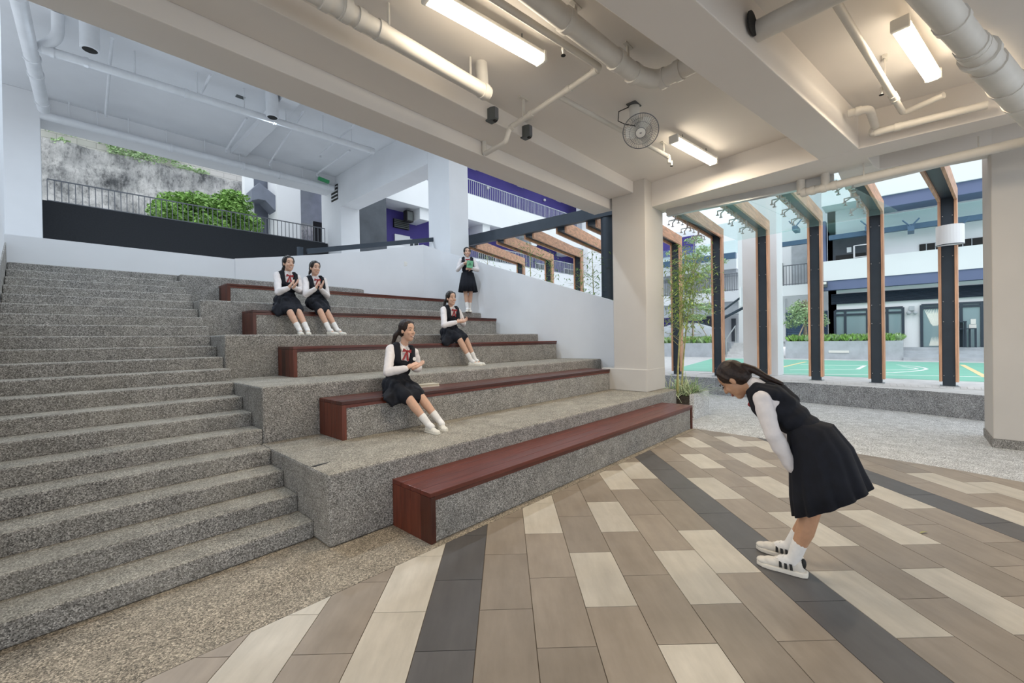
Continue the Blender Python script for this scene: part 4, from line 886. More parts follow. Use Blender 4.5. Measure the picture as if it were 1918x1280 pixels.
def hand(m, w, d, n, s, side, curl=.25, spread=.10):  # wrist, direction, palm normal; side: +1 thumb towards d x n
    w = Vector(w); d = Vector(d).normalized(); n = (Vector(n)-d*Vector(n).dot(d)).normalized(); t = d.cross(n)*side
    M3 = Matrix((t, d, n)).transposed()
    m.ball(w+d*.045*s, .036*s, .052*s, .015*s, M3, 12, 8); cap(m, w-d*.01*s, w+d*.03*s, .024*s, .026*s)
    for i, (off, ln_) in enumerate(((.027,.070), (.009,.078), (-.009,.072), (-.026,.056))):
        b = w+d*.080*s+t*off*s; dd = (d+t*(off*spread/.027)).normalized(); p1 = b+(dd*math.cos(curl)+n*math.sin(curl))*ln_*.5*s; p2 = p1+(dd*math.cos(curl*2.4)+n*math.sin(curl*2.4))*ln_*.5*s
        chain(m, [b-dd*.02*s, p1, p2], [.0095*s, .0085*s, .007*s], 8)
    b = w+d*.025*s+t*.026*s; p1 = b+(t*.75+d*.6+n*.25).normalized()*.036*s; p2 = p1+(t*.3+d*.9+n*.2).normalized()*.03*s; chain(m, [b, p1, p2], [.012*s, .010*s, .008*s], 8)
def person(label, J, body_f, head_f, head_u=(0,0,1), s=.95, skin='skin', hair='hair', seated=True, clap=None, skirt=None, pony=None, shoes='shoe', group=None, smile=True, hands=None, hv=.006, bow=True, flap=None, vestfront=True):
    g = Vector; pel, nk, hc = g(J['pel']), g(J['neck']), g(J['head'])
    t = thing('person', label, 'person', (pel.x, pel.y, J['floor']), 0, None)
    U = (nk-pel).normalized(); BF = frame(body_f, U); f_ = g(body_f); f_ = (f_-U*f_.dot(U)).normalized(); l_ = U.cross(f_)
    BM = Matrix((l_, f_, U)).transposed(); T = (nk-pel).length
    sw = .158*s; shR = g(J['shR']) if 'shR' in J else nk-l_*sw-U*.035; shL = g(J['shL']) if 'shL' in J else nk+l_*sw-U*.035
    HF = g(head_f).normalized(); HU = (g(head_u)-HF*g(head_u).dot(HF)).normalized(); HL = HU.cross(HF); HM = Matrix((HL, HF, HU)).transposed(); hs = s*1.06
    H = lambda a, b, c: hc + (HL*a+HF*b+HU*c)*hs
    for S_ in 'RL': J['an'+S_] = g((J['an'+S_].x, J['an'+S_].y, J['floor']+.080))
    # ---- body
    m = MB()
    m.ball(pel+U*.02, .135*s, .090*s, .09*s, BM); m.ball(pel+U*T*.42, .118*s, .085*s, .14*s, BM); m.ball(pel+U*T*.72, .140*s, .092*s, .13*s, BM); cap(m, shR, shL, .045*s, .045*s)
    chain(m, [nk-U*.02, H(0,-.02,-.06)], [.050*s, .047*s])
    m.ball(H(0,-.008,.03), .073*hs, .090*hs, .085*hs, HM); m.ball(H(0,.024,-.035), .060*hs, .064*hs, .084*hs, HM); m.ball(H(0,.05,-.098), .032*hs, .030*hs, .026*hs, HM); m.ball(H(0,.03,-.075), .052*hs, .05*hs, .035*hs, HM)
    cap(m, H(0,.086,.006), H(0,.100,-.026), .007*hs, .012*hs, 8); m.ball(H(.011,.092,-.03), .008*hs); m.ball(H(-.011,.092,-.03), .008*hs)
    for sd in (-1, 1):
        m.ball(H(sd*.071,-.005,-.012), .010*hs, .018*hs, .030*hs, HM, 8, 6); m.ball(H(sd*.035,.062,-.03), .022*hs, .022*hs, .022*hs, HM, 8, 6)
    for S_, sh, el, wr in (('R', shR, g(J['elR']), g(J['wrR'])), ('L', shL, g(J['elL']), g(J['wrL']))): chain(m, [sh, el, wr], [.044*s, .036*s, .024*s])
    for S_ in 'RL':
        hp, kn, an, to = g(J['hip'+S_]), g(J['kn'+S_]), g(J['an'+S_]), g(J['toe'+S_]); mid = kn.lerp(an,.3)+(an-kn).cross(l_).normalized()*(-.004)
        chain(m, [hp, hp.lerp(kn,.5), kn, mid, kn.lerp(an,.7), an], [.082*s, .068*s, .052*s, .052*s, .039*s, .033*s])
        fd = to-an; fd.z = 0; fd.normalize(); cap(m, an, g((an.x, an.y, J.get('floor'+S_, J['floor'])+.032))+fd*.10*s, .030*s, .020*s)
    for w, d, n, sd, cu in hands: hand(m, w, d, n, s*.98, sd, cu)
    remesh(m, 'body', M[skin], t, hv, 5)
    # ---- face parts
    for sd in (-1, 1):
        m = MB(); m.ball(H(sd*.032,.0815,.004), .0120*hs, .0045*hs, .0050*hs, HM, 10, 6); m.build('eye', M['eye'], t, smooth=True)
        MB().tube([H(sd*.018,.089,.026), H(sd*.034,.085,.031), H(sd*.050,.072,.026)], .0032*hs, 6).build('eyebrow', M[hair], t, smooth=True)
    MB().tube([H(-.028,.077,-.060), H(-.014,.086,-.068), H(0,.088,-.070), H(.014,.086,-.068), H(.028,.077,-.060)], [.002*hs,.0055*hs,.007*hs,.0055*hs,.002*hs], 8).build('mouth', M['lip'], t, smooth=True)
    if smile: MB().tube([H(-.018,.0875,-.0655), H(0,.0930,-.0690), H(.018,.0875,-.0655)], [.002*hs,.0045*hs,.002*hs], 6).build('teeth', M['teeth'], t, smooth=True)
    # ---- hair
    m = MB(); m.ball(H(0,-.022,.036), .084*hs, .097*hs, .096*hs, HM); m.ball(H(0,-.045,-.01), .076*hs, .07*hs, .08*hs, HM)
    for sd in (-1, 1): chain(m, [H(sd*.050,.028,.088), H(sd*.072,.016,.045), H(sd*.078,.006,.012)], [.017*hs,.015*hs,.009*hs], 8)
    P = [H(0,-.085,.02)]+[g(q) for q in pony]; k = len(P); chain(m, P, [.030*hs]+[(.036-.022*i/(k-1))*hs for i in range(1, k)], 10)
    remesh(m, 'hair', M[hair], t, .007, 3)
    MB().lathe(P[0].lerp(P[1],.35), [(.030*hs,-.008), (.034*hs,0), (.030*hs,.008)], 12, (P[1]-P[0])).build('hair_band', M['teeth'] if shoes == 'sneaker' else M['blk'], t, smooth=True)
    # ---- blouse
    m = MB(); m.ball(pel+U*T*.45, .130*s, .098*s, .16*s, BM); m.ball(pel+U*T*.74, .152*s, .102*s, .135*s, BM); cap(m, shR+U*.0, shL, .056*s, .056*s)
    chain(m, [nk-U*.03, nk+U*.028*s], [.070*s, .058*s])
    for S_, sh in (('R', shR), ('L', shL)):
        el, wr = g(J['el'+S_]), g(J['wr'+S_]); ce = wr.lerp(el,.12); chain(m, [sh, sh.lerp(el,.5), el, el.lerp(ce,.5), ce], [.056*s, .056*s, .052*s, .050*s, .040*s]); cap(m, ce, wr.lerp(el,.05), .037*s, .035*s)
    remesh(m, 'blouse', M['shirt'], t, .008, 4, wr=(.0075, 13, 0, 0, None))
    for sd in (-1, 1):   # collar wings
        a = nk+U*.035*s+l_*sd*.012+f_*.055*s; b = nk+U*.04*s+l_*sd*.062*s+f_*.0*s; c = nk-U*.045*s+l_*sd*.055*s+f_*.098*s
        mm = MB(); V_ = [a, b, b-U*.03, c, a-U*.03+f_*.012]; V_ += [v-f_*.012-U*.004 for v in V_]; mm.add(V_, [(0,1,2,3,4), (9,8,7,6,5)]+[(i, i+5, (i+1)%5+5, (i+1)%5) for i in range(5)]); mm.build('collar', M['shirt'], t, bevel=.003)
    # ---- vest
    m = MB(); 
    for tt, w_, d_ in ((.10,.138,.112), (.25,.130,.106), (.42,.138,.110), (.58,.152,.116)): m.ball(pel+U*T*tt, w_*s, d_*s, .085*s, BM, 18, 10)
    for sd in (-1, 1):
        sh = shR if sd < 0 else shL; top = sh.lerp(nk, .42)+U*.05*s
        chain(m, [pel+U*T*.62+l_*sd*.088*s+f_*.088*s, pel+U*T*.80+l_*sd*.090*s+f_*.085*s, top+f_*.035*s, top-f_*.03*s, pel+U*T*.80+l_*sd*.085*s-f_*.080*s, pel+U*T*.6+l_*sd*.06*s-f_*.075*s], [.042*s,.034*s,.026*s,.028*s,.042*s,.05*s], 10)
        chain(m, [pel+U*T*.60+l_*sd*.115*s+f_*.066*s, pel+U*T*.78+l_*sd*.116*s+f_*.066*s, sh.lerp(nk, .22)+U*.038*s+f_*.03*s, sh.lerp(nk, .22)+U*.038*s-f_*.03*s, pel+U*T*.78+l_*sd*.11*s-f_*.065*s], [.040*s,.034*s,.024*s,.026*s,.045*s], 10)
    m.ball(pel+U*T*.74-f_*.055*s, .11*s, .055*s, .12*s, BM)
    remesh(m, 'vest', M['navy'], t, .008, 4, wr=(.003, 12, 0, 0, None))
    MB().lathe(pel+U*T*.16, [(.139*s,-.03), (.141*s,-.028), (.141*s,.028), (.139*s,.03)], 24, U, 1., .80).build('waistband', M['navy'], t, smooth=True) if 0 else None
    # ---- bow
    if bow:
        c = nk-U*.035*s+f_*.118*s; M3 = BM; bt_ = thing
        kb = MB(); kb.ball(c, .013*s, .012*s, .014*s, M3, 8, 6); kb = kb.build('bow', M['bow'], t, smooth=True)
        for sd in (-1, 1):
            mm = MB(); V_ = [c+U*.006, c+l_*sd*.052*s+U*.026*s, c+l_*sd*.056*s-U*.018*s, c-U*.008]; V_ += [v-f_*.012 for v in V_]; mm.add(V_, [(0,1,2,3), (7,6,5,4)]+[(i, i+4, (i+1)%4+4, (i+1)%4) for i in range(4)]); mm.build('bow_loop', M['bow'], kb, bevel=.003)
            mm = MB(); V_ = [c-l_*.008+U*0, c+l_*.008, c+l_*(sd*.032+.012)*s-U*.11*s, c+l_*(sd*.032-.012)*s-U*.115*s]; V_ += [v-f_*.008 for v in V_]; mm.add(V_, [(0,1,2,3), (7,6,5,4)]+[(i, i+4, (i+1)%4+4, (i+1)%4) for i in range(4)]); mm.build('bow_tail', M['bow'], kb)
    # ---- skirt
    if seated:
        m = MB(); m.ball(pel+U*.005, .185*s, .150*s, .115*s, BM, 18, 10); m.ball(pel+U*.09, .150*s, .120*s, .10*s, BM, 18, 10)
        kR, kL = g(J['knR']), g(J['knL']); hR, hL = g(J['hipR']), g(J['hipL']); dn = g((0,0,-1))
        for hp, kn in ((hR, kR), (hL, kL)): chain(m, [hp, hp.lerp(kn,.45)+g((0,0,.012)), hp.lerp(kn,.88)+g((0,0,.010))], [.105*s, .092*s, .080*s])
        chain(m, [(hR+hL)/2+g((0,0,.02)), hR.lerp(kR,.86).lerp(hL.lerp(kL,.86), .5)], [.10*s, .075*s])
        for a, b in ((hR.lerp(kR,.5), hL.lerp(kL,.5)), (hR.lerp(kR,.86), hL.lerp(kL,.86))): cap(m, a, b, .078*s, .078*s)
        if flap:
            fp = [g(flap[i]).lerp(g(flap[i+1]), k/3) for i in range(len(flap)-1) for k in range(4)]
            for i, q in enumerate(fp): cap(m, hR.lerp(kR, .15+.45*i/len(fp))-g((0,0,.01)), q, .075, .030, 10)
        remesh(m, 'skirt', M['navy'], t, .010, 3, wr=(.010, 9, .010, 15, pel+g((0,0,.12))))
    else:
        rings, npl, amp = skirt; m = MB(); n = 96; V_ = []
        for i, (c, a, b) in enumerate(rings):
            c, a, b = g(c), g(a), g(b)
            for j in range(n):
                th = 2*math.pi*j/n; k = 1+amp*(i/(len(rings)-1))**1.3*(math.cos(npl*th)+.35*math.cos((npl*2-3)*th+1)); V_.append(c+(a*math.cos(th)+b*math.sin(th))*k)
        F_ = [(i*n+j, i*n+(j+1)%n, (i+1)*n+(j+1)%n, (i+1)*n+j) for i in range(len(rings)-1) for j in range(n)]; F_ += [tuple(range(n-1,-1,-1))]
        o = m.add(V_, F_).build('skirt', M['navy'], t, smooth=True); so = o.modifiers.new('thick', 'SOLIDIFY'); so.thickness = .006
    # ---- socks, shoes
    for S_ in 'RL':
        kn, an, to = g(J['kn'+S_]), g(J['an'+S_]), g(J['toe'+S_]); fl = J.get('floor'+S_, J['floor'])
        m = MB(); tp = an.lerp(kn, .42 if not seated else .34); chain(m, [tp, an.lerp(kn,.15), an, an.lerp(to,.25)], [.044*s, .040*s, .038*s, .036*s], 14); remesh(m, 'sock', M['sock'], t, .006, 3)
        d = to-an; d.z = 0; d.normalize(); sdv = d.cross(g((0,0,1))); heel = g((an.x, an.y, fl))-d*.045*s; tip = heel+d*.235*s
        if shoes == 'shoe':
            m = MB(); Ms = Matrix((sdv, d, g((0,0,1)))).transposed()
            for q, w_, ln_, hh in ((.12,.034,.040,.045), (.32,.034,.055,.046), (.55,.038,.060,.036), (.78,.041,.052,.029)): m.ball(heel.lerp(tip,q)+g((0,0,hh*.72*s)), w_*s, ln_*s, hh*s, Ms, 12, 8)
            sh_ = remesh(m, 'shoe', M['shoe'], t, .006, 3)
            sole(heel, tip, d, sdv, s, sh_, 'shoe', fl)
        else: sneaker(heel, tip, d, sdv, s, t, fl, an)
    return t
def sole(heel, tip, d, sdv, s, parent, mat, fl, th=.012):
    P = [(-.02,.018), (.0,.03), (.06,.034), (.12,.034), (.17,.043), (.21,.036), (.236,.016)]
    poly = [heel+d*a*s+sdv*w*s for a, w in P]+[heel+d*a*s-sdv*w*s for a, w in reversed(P)]
    pts = [(p.x, p.y) for p in poly]
    if sum(pts[k][0]*pts[(k+1)%len(pts)][1]-pts[(k+1)%len(pts)][0]*pts[k][1] for k in range(len(pts))) < 0: pts = pts[::-1]
    return MB().prism(pts, fl+.001, fl+.001+th).build('sole', M[mat], parent, bevel=.003)
def sneaker(heel, tip, d, sdv, s, t, fl, an):
    Z_ = Vector((0,0,1)); heel = heel-d*.012; tip = heel+d*.262*s; m = MB(); Ms = Matrix((sdv, d, Z_)).transposed()
    for q, w_, ln_, hh, zz in ((.10,.034,.036,.055,.058), (.25,.035,.055,.052,.058), (.45,.037,.060,.040,.052), (.65,.040,.060,.030,.044), (.84,.040,.046,.022,.036)): m.ball(heel.lerp(tip,q)+Z_*zz*s, w_*s, ln_*s, hh*s, Ms, 14, 9)
    up = remesh(m, 'sneaker', M['sneaker'], t, .005, 3)
    m = MB(); P = [(-.025,.020,.034), (.0,.036,.033), (.06,.040,.032), (.12,.040,.030), (.18,.047,.028), (.225,.040,.026), (.262,.016,.030)]
    pl = [(heel+d*a*s+sdv*w*s, h_) for a, w, h_ in P]+[(heel+d*a*s-sdv*w*s, h_) for a, w, h_ in reversed(P)]; n = len(pl)
    V_ = [(p.x, p.y, fl+.001) for p, h_ in pl]+[(p.x, p.y, fl+h_*s) for p, h_ in pl]
    m.add(V_, [tuple(range(n-1,-1,-1)), tuple(range(n,2*n))]+[(i, (i+1)%n, n+(i+1)%n, n+i) for i in range(n)]); m.build('sole', M['sole'], up, bevel=.006)
    for sd in (-1, 1):
        for k in range(3):
            a = heel+d*(.085+k*.030)*s+sdv*sd*.0415*s+Z_*.036*s; b = heel+d*(.060+k*.030+.0)*s+sdv*sd*.033*s+Z_*.082*s; b = heel+d*(.112+k*.028)*s+sdv*sd*.030*s+Z_*(.083-k*.006)*s
            MB().bar(a-d*.025*s, b-d*.045*s, .006, .015, d).build('stripe', M['blk'], up)
    MB().ball(heel+Z_*.080*s-d*.000, .024*s, .016*s, .034*s, Ms, 10, 8).build('heel_tab', M['blk'], up, smooth=True)
    for k in range(4): q = heel.lerp(tip, .42+k*.06)+Z_*(.098-k*.010)*s; MB().tube([q-sdv*.022, q+Z_*.006, q+sdv*.022], .0045, 6).build('lace', M['sock'], up, smooth=True)
V3 = Vector
def seat_person(label, spec, fl, ys, ph, **kw):
    J = {'floor': fl}
    for k, (px, py, mode, v) in spec.items(): J[k] = aty(px, py, v) if mode == 'y' else atz(px, py, v)
    f = V3((math.cos(ph), math.sin(ph), 0)); l = V3((0,0,1)).cross(f)
    J['hipR'] = J['pel']-l*.082+f*.04-V3((0,0,.01)); J['hipL'] = J['pel']+l*.082+f*.04-V3((0,0,.01))
    return J, f, l
D = math.radians
# girl on the second bench, nearest
fl = 4*RH
J, f, l = seat_person('', dict(pel=(743,722,'y',4.38), neck=(755,652,'y',4.36), head=(763,619,'y',4.30), elR=(726,698,'y',4.20), elL=(783,690,'y',4.36), wrR=(762,690,'y',4.06), wrL=(775,690,'y',4.12),
    knR=(767,749,'y',3.93), knL=(788,744,'y',3.98), anR=(803,797,'z',fl+.075), anL=(824,791,'z',fl+.075), toeR=(826,812,'z',fl+.02), toeL=(840,808,'z',fl+.02)), fl, 0, D(-95))
hd = (aty(785,677,4.02)-J['wrR']).normalized()
person('girl in navy pinafore clapping on the bench nearest the viewer, book beside her', J, f, (math.cos(D(-80)), math.sin(D(-80)), -.04), (0,0,1), .97, 'skin', 'hair_b',
       pony=[aty(741,628,4.42), aty(737,641,4.45), aty(734,652,4.44)], hands=[(J['wrR'], hd, l, 1, .12), (J['wrL']+V3((0,.0,.0)), hd, -l, -1, .12)],
       flap=[aty(722,735,4.30), aty(722,748,4.07), aty(735,760,4.06), aty(748,752,4.06)])
p = J['neck']-V3((0,0,.13))+f*.128+l*.075; o = MB().lathe(p, [(.0215,-.003), (.0215,.003)], 16, f).build('badge', M['sock'], bpy.data.objects['person'])
# pair on the fourth bench
fl = 12*RH
J, f, l = seat_person('', dict(pel=(535,564,'y',7.36), neck=(539,514,'y',7.34), head=(540.5,494,'y',7.30), elR=(521,548,'y',7.16), elL=(563,546,'y',7.28), wrR=(541,539,'y',7.05), wrL=(550,538.5,'y',7.09),
    knR=(543,585,'y',6.95), knL=(559,584,'y',7.0), anR=(561,613,'y',6.82), anL=(576,613,'y',6.84), toeR=(565,624,'y',6.66), toeL=(579,624,'y',6.67)), fl, 0, D(-92))
hd = (aty(552,523,7.0)-J['wrR']).normalized()
person('taller clapping girl in navy pinafore, left of the pair on the fourth bench', J, f, (math.cos(D(-86)), math.sin(D(-86)), 0), (0,0,1), .97, 'skin', 'hair',
       pony=[aty(531,505,7.42), aty(527,514,7.44), aty(525,522,7.42)], hands=[(J['wrR'], hd, l, 1, .05), (J['wrL'], hd, -l, -1, .05)],
       flap=[aty(515,570,7.25), aty(512,582,7.08), aty(520,591,7.06), aty(530,585,7.06)])
J, f, l = seat_person('', dict(pel=(592,567,'y',7.36), neck=(590,521.5,'y',7.34), head=(590,502.5,'y',7.30), elR=(572,553,'y',7.16), elL=(613,555,'y',7.28), wrR=(591,541,'y',7.05), wrL=(600,541,'y',7.09),
    knR=(599.5,583,'y',6.95), knL=(611.5,583,'y',7.0), anR=(617,613,'y',6.82), anL=(632,613,'y',6.86), toeR=(631,624,'y',6.68), toeL=(646,622,'y',6.72)), fl, 0, D(-92))
hd = (aty(599,525,7.0)-J['wrR']).normalized()
person('smiling clapping girl in navy pinafore, right of the pair on the fourth bench', J, f, (math.cos(D(-84)), math.sin(D(-84)), -.05), (.05,0,1), .94, 'skin', 'hair',
       pony=[aty(581,509,7.42), aty(579,514,7.42)], hands=[(J['wrR'], hd, l, 1, .05), (J['wrL'], hd, -l, -1, .05)])
# girl on the third bench
fl = 8*RH
J, f, l = seat_person('', dict(pel=(842,623,'y',5.88), neck=(845,578,'y',5.86), head=(845,559,'y',5.82), elR=(832,610,'y',5.68), elL=(868,607,'y',5.80), wrR=(855,604,'y',5.56), wrL=(864,604,'y',5.62),
    knR=(861,637,'y',5.47), knL=(872,635,'y',5.51), anR=(883,669,'y',5.36), anL=(890,667,'y',5.42), toeR=(899,683,'y',5.24), toeL=(904,679,'y',5.30)), fl, 0, D(-96))
hd = (aty(868,598,5.50)-J['wrR']).normalized()
person('girl with long black ponytail and folded hands, alone on the third bench', J, f, (math.cos(D(-97)), math.sin(D(-97)), 0), (0,0,1), .97, 'skin', 'hair',
       pony=[aty(834,565,5.96), aty(832,575,5.97), aty(832,588,5.96)], hands=[(J['wrR'], hd, l, 1, .45), (J['wrL'], hd, -l, -1, .45)],
       flap=[aty(829,632,5.80), aty(829,642,5.60), aty(838,646,5.58)])
# girl standing against the curved wall with a green book
fl = 16*RH; Y = 7.72; fe = V3((-.62,-.78,0)).normalized(); le = V3((0,0,1)).cross(fe); b = V3((aty(876,520,Y).x, Y, fl))
def E_(a, fw_, z): return b+le*a+fe*fw_+V3((0,0,z))
J = dict(floor=fl, pel=E_(0,-.01,.83), neck=E_(0,0,1.285), head=E_(-.005,.02,1.44), elR=E_(-.235,.0,1.02), elL=E_(.235,.02,1.02), wrR=E_(-.10,.165,1.15), wrL=E_(.085,.18,1.03), hipR=E_(-.08,0,.80), hipL=E_(.08,0,.80),
         knR=E_(-.055,.03,.44), knL=E_(.06,.02,.44), anR=E_(-.02,.06,.085), anL=E_(.035,-.03,.08), toeR=E_(-.045,.21,.02), toeL=E_(.05,.10,.02))
person('girl standing against the curved wall holding a green book', J, fe, fe*.99+le*.1, (-.05,0,1), .97, 'skin', 'hair', seated=False, smile=True, pony=[E_(-.03,-.1,1.44), E_(-.04,-.11,1.40)],
       hands=[(J['wrR'], le*.9+V3((0,0,.25)), -fe, -1, .35), (J['wrL'], -le*.95+V3((0,0,-.02)), -fe, 1, .35)],
       skirt=([(E_(0,0,.95), le*.145, fe*.115), (E_(0,0,.88), le*.158, fe*.13), (E_(0,.01,.70), le*.195, fe*.165), (E_(0,.015,.49), le*.225, fe*.19)], 14, .05))
bk = thing('book', 'green book held by the standing girl', 'book', E_(.03,.20,1.10)); c = E_(.045,.215,1.12); u = (V3((0,0,1))+le*.12).normalized()
m = MB(); m.bar(c-u*.085, c+u*.085, .145, .022, fe); m.build('cover', plain('green_cover', (.16,.42,.24), .5), bk, bevel=.002)
m = MB(); m.add([c+fe*.0125+u*.05, c+fe*.0125-u*.03-le*.05, c+fe*.0125-u*.03+le*.05], [(0,1,2)]).build('cover_triangle', plain('dark_green_print', (.06,.22,.12), .5), bk)
MB().bar(c-u*.082, c+u*.082, .139, .016, fe).build('pages', M['sock'], bk)
# bowing girl on the tiles
XB = 3.31; fb = V3((0,1,0)); lb = V3((-1,0,0))
def B_(px, py, x=XB): return atx(px, py, x)
J = dict(floor=0, pel=B_(1540,832), neck=B_(1417,727), head=B_(1374,711), shR=B_(1443,731,3.46), shL=B_(1427,748,3.165), elR=B_(1452,800,3.50), elL=B_(1447,812,3.13), wrR=B_(1488,872,3.38), wrL=B_(1486,880,3.215),
         hipR=B_(1541,852,3.395), hipL=B_(1541,852,3.225), knR=B_(1518,965,3.40), knL=B_(1516,971,3.21), anR=V3((3.40,.60,.085)), anL=V3((3.20,.545,.085)), toeR=V3((3.42,.83,.02)), toeL=V3((3.19,.78,.02)))
hf = (B_(1357,735)-B_(1383,713)).normalized(); hf = V3((0, .55, -.62)).normalized(); hu = V3((0,.75,.62))
up_ = (J['neck']-J['pel']).normalized(); fb2 = V3((0,.5,-.85))
hd = V3((.25,-.55,-.7)).normalized()
def R_(c, a, b): return (c, a, b)
wc = (B_(1520,790)+B_(1478,808))/2; n1 = (B_(1521,783)-B_(1475,806))/2
hc1 = (B_(1496,930)+B_(1600,895))/2
rings = [(wc, n1*.98, V3((.132,0,0))), (B_(1518,813), (B_(1562,800)-B_(1479,830))*.5, V3((.160,0,0))), (B_(1536,858), (B_(1597,843)-B_(1482,878))*.5, V3((.188,0,0))), (B_(1546,905), (B_(1618,884)-B_(1484,922))*.5, V3((.215,0,0))), (B_(1556,940), (B_(1630,914)-B_(1487,958))*.5, V3((.235,0,0)))]
person('girl bowing low on the tiles, in navy pinafore and striped white sneakers', J, fb2, hf, hu, .99, 'skin_t', 'hair_b', seated=False, smile=False, shoes='sneaker', bow=False, hv=.005,
       pony=[B_(1392,688), B_(1412,693), B_(1436,707), B_(1464,719)], hands=[(J['wrR'], hd, V3((0,-1,0)), 1, .15), (J['wrL'], hd, V3((0,-1,0)), -1, .15)], skirt=(rings, 13, .05))
bw_ = J['neck']+fb2.normalized()*.11-up_*.03; MB().ball(bw_, .05,.02,.02).build('bow', M['bow'], bpy.data.objects['person.005'] if 'person.005' in bpy.data.objects else None, smooth=True)
# book on the second bench
p = atz(797, 724, 4*RH+.385); bk = thing('book', 'cream book lying on the bench beside the nearest clapping girl', 'book', p, D(-8))
MB().box(-.15, .15, -.10, .10, 0, .006).build('cover', M['sock'], bk, world=False); MB().box(-.145, .145, -.097, .097, .006, .030).build('pages', plain('old_pages', (.55,.50,.40), .9), bk, world=False); MB().box(-.15, .15, -.10, .10, .030, .036).build('cover', plain('cream_cover', (.60,.56,.46), .6), bk, world=False)
# ================================================================== plants
# planter box beside the lowest tier
pb_ = thing('plant_box', 'low terrazzo planter at the end of the lowest tier holding striped grass', 'planter', (8.3,3.1,0))
zt = .46
MB().box(7.965, 8.75, 2.86, 2.94, 0, zt).build('front_panel', M['terr_out'], pb_); MB().box(8.67, 8.75, 2.94, 4.2, 0, zt).build('end_panel', M['terr_out'], pb_); MB().box(7.965, 8.67, 2.94, 4.2, 0, zt-.06).build('soil', plain('soil', (.06,.05,.04), .95, var=.4, scale=30), pb_)
MB().box(7.90, 7.955, 2.98, 3.04, .12, .50).build('gap_block', M['dgrey'], pb_) if 0 else None
def blade(m, b, d, L_, w, droop):
    P = []; d = Vector(d).normalized(); h = Vector((d.x, d.y, 0)); 
    for i in range(6):
        t = i/5; P.append(b+d*L_*t+h*L_*.25*t*t-Vector((0,0,droop*L_*t*t)))
    sd = d.cross(Vector((0,0,1))).normalized(); V_ = []
    for i, p in enumerate(P): k = w*(1-(i/5)**2*.95)*(.6+.4*min(1, i/1.5)); V_ += [p-sd*k, p+sd*k]
    m.add(V_, [(2*i, 2*i+1, 2*i+3, 2*i+2) for i in range(5)])
sp_ = thing('spider_plant', 'variegated striped grass plant spilling from the terrazzo planter', 'plant', (8.35,3.15,zt))
ma, mb = MB(), MB()
for i in range(300):
    b = Vector((random.uniform(8.05,8.68), random.uniform(2.95,3.45), zt-.05)); an = random.uniform(0, 2*math.pi); el = random.uniform(.5,1.35)
    blade(ma if i % 2 else mb, b, (math.cos(an)*math.cos(el), math.sin(an)*math.cos(el)-.12, math.sin(el)), random.uniform(.35,.68), random.uniform(.007,.012), random.uniform(.2,.75))
for m_, k in ((ma, 'leaf_l'), (mb, 'variegate')):
    M.setdefault('variegate', plain('variegated_leaf', (.62,.66,.45), .5, var=.25, scale=8)); tag(m_.build('leaves', M[k], sp_), kind='stuff')
def bamboo(lab, spots, seed=1, nl=260):
    random.seed(seed)
    for (x, y, z0, h, lx, ly), lb in zip(spots, lab):
        t = thing('bamboo', lb, 'bamboo', (x, y, z0), 0, 'bamboo stems'); P = [Vector((x+lx*(i/8)**1.5, y+ly*(i/8)**1.5, z0+h*i/8)) for i in range(9)]
        MB().tube(P, [.018-.012*i/8 for i in range(9)], 7).build('culm', M['culm'], t, smooth=True)
        m = MB()
        for i in range(nl):
            k = random.uniform(.5, 1.0); i0 = min(7, int(k*8)); b = P[i0].lerp(P[i0+1], k*8-i0) + Vector((random.gauss(0,.20), random.gauss(0,.20), random.gauss(0,.12)))
            an = random.uniform(0, 6.28); d = Vector((math.cos(an), math.sin(an), random.uniform(-.7,.25))).normalized(); s = d.cross(Vector((0,0,1))).normalized()*.012; L_ = random.uniform(.10,.18)
            m.add([b, b+d*L_*.35+s, b+d*L_, b+d*L_*.35-s], [(0,1,2,3)])
        tag(m.build('leaves', M['leaf_y'] if seed % 2 else M['leaf'], t), kind='stuff')
        for i in range(6):
            k = 3+i*.8; i0 = int(k); b = P[min(8,i0)]; an = random.uniform(0, 6.28); MB().tube([b, b+Vector((math.cos(an)*.2, math.sin(an)*.2, .14)), b+Vector((math.cos(an)*.36, math.sin(an)*.36, .16))], [.005,.004,.002], 5).build('twig', M['culm'], t)
bamboo(['bamboo stem nearest the central column in the terrazzo planter', 'middle bamboo stem in the terrazzo planter', 'bamboo stem leaning right in the terrazzo planter'],
       [(8.12,3.22,.4,2.8,.25,-.1), (8.18,3.26,.4,2.5,.45,-.1), (8.27,3.2,.4,2.7,.7,-.05)], 1, 900)
bamboo(['bamboo beside the round steel post behind the curved wall', 'second bamboo tuft beside the round steel post', 'bamboo spray in front of the larch frames, centre', 'bamboo spray at the left end behind the curved wall', 'low bamboo spray between the larch frames'],
       [(8.15,5.05,1.2,2.3,.1,.1), (8.25,5.3,1.2,1.9,.1,.2), (8.9,7.5,1.5,3.1,.1,.1), (9.4,9.6,1.5,2.75,.0,.1), (8.8,6.7,1.2,2.6,.1,.1)], 2)
random.seed(5)
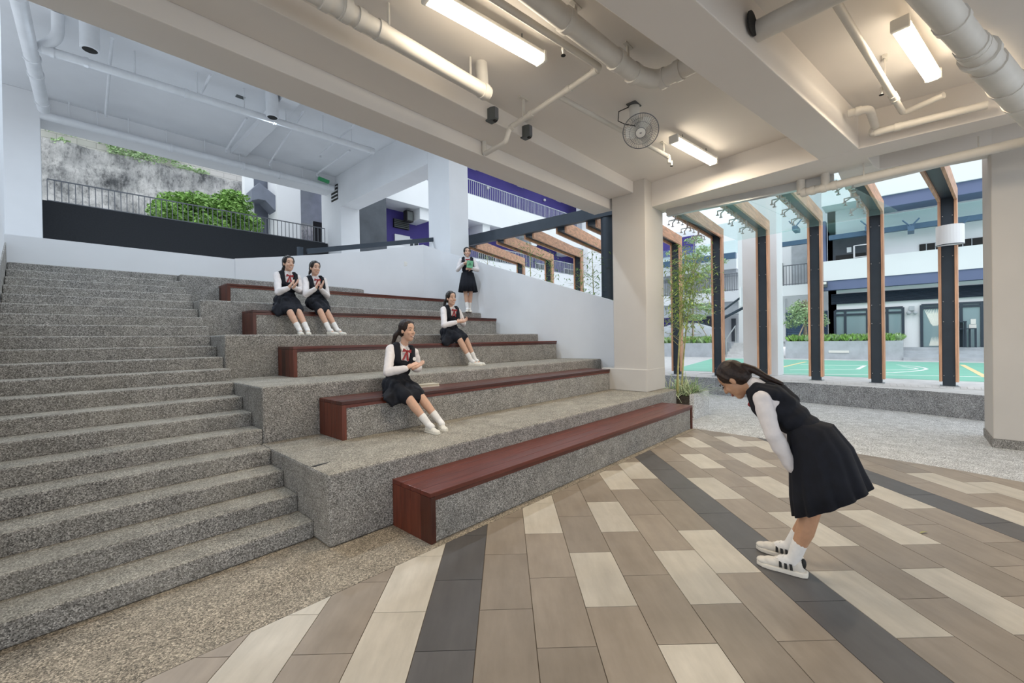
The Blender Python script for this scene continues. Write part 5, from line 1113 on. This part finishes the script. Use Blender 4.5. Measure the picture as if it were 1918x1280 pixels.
# planters and trees across the court
pl2 = thing('concrete_planter', 'pale concrete planter across the court left of the white column', 'planter', (28,11,LZ)); a = atz(1243,660,LZ); b = atz(1362,672,LZ)
zt2 = atx(1300,643,22.8).z; MB().box(22.8, 26.0, atx(1334,650,22.8).y, 13.8, LZ, zt2).build('box', M['conc'], pl2)
tuft_row('green grass strip on the left court planter', 22.9, 25, atx(1334,650,22.8).y+.1, 13.6, zt2, 380, .36, ['leaf','leaf_l'])
tp = atx(1298,640,24.3)
tree('young_tree', 'slender young tree on stakes in the left court planter', (24.3,tp.y,zt2), 5.6, [(atx(px,py,24.3+random.uniform(-.6,.6)), (.62,.5,.20), 170) for px, py in ((1300,480),(1318,468),(1285,500),(1330,505),(1310,520),(1275,535),(1330,545),(1318,575),(1290,570),(1335,585),(1305,595),(1300,450),(1345,490),(1265,475))], 'leaf_l', .085, .06, True, 4, atx(1299,470,24.3))
tp = atx(1510,640,23.7)
tree('young_tree', 'rounded pale green tree on stakes in front of the blue shutter', (23.7,tp.y,pz), 3.2, [(atx(px,py,23.7+random.uniform(-.3,.3)), (.42,.4,.28), 260) for px, py in ((1500,572),(1488,590),(1512,585),(1528,590),(1505,600),(1482,605),(1535,603),(1520,572),(1492,578))], 'leaf_l', .055, .07, True, 3)
p = atz(1285,640,zt2); tag(MB().ball((27.6,10.4,zt2), 2.0, 2.3, 1.25).build('boulder', M['conc'], smooth=True), 'large smooth grey boulder behind the left court planter', 'boulder')
# basketball stand
bs = thing('basketball_stand', 'black basketball stand arm with a white backboard at the court edge', 'basketball stand', (23,8.6,LZ)); YBk = 8.0
q = lambda x, y: atx(x, y, 23.0)
MB().tube([q(1342,668), q(1345,612), q(1352,598), q(1392,577)], .07, 8).build('lower_arm', M['frame'], bs, smooth=True); MB().tube([q(1350,585), q(1388,557), q(1393,556)], .05, 8).build('upper_arm', M['frame'], bs, smooth=True)
a = q(1393,540); b = q(1386,575); MB().box(22.4, 23.6, a.y-.03, a.y+.03, b.z, a.z).build('backboard', M['outwall'], bs)
# small things: leaves and paper scraps
for (px, py, z, lab) in ((1218,763,.388,'small pale scrap of paper on the front bench'), (1722,1000,.004,'small brown leaf on a white tile')):
    p = atz(px, py, z); m = MB(); m.add([p, p+Vector((.05,-.01,.004)), p+Vector((.07,-.05,.010)), p+Vector((.02,-.02,.006))], [(0,1,2,3)]); tag(m.build('scrap', M['culm'] if z < .1 else M['sock']), lab, 'litter')
# court-side steps and low rails beside the planters
st = thing('court_steps', 'short pale steps with a handrail beside the left court planter', 'steps', (27,8,LZ))
for i in range(5): MB().box(23.2+i*.35, 25.6, 5.5, 6.75, LZ+i*.14, LZ+(i+1)*.14).build('step', M['pale'], st)
MB().tube([(23.2,6.7,LZ), (23.2,6.7,LZ+.9), (24.8,6.7,LZ+1.6), (24.8,6.7,LZ+.7)], .03, 8).build('handrail', M['chrome'], st)
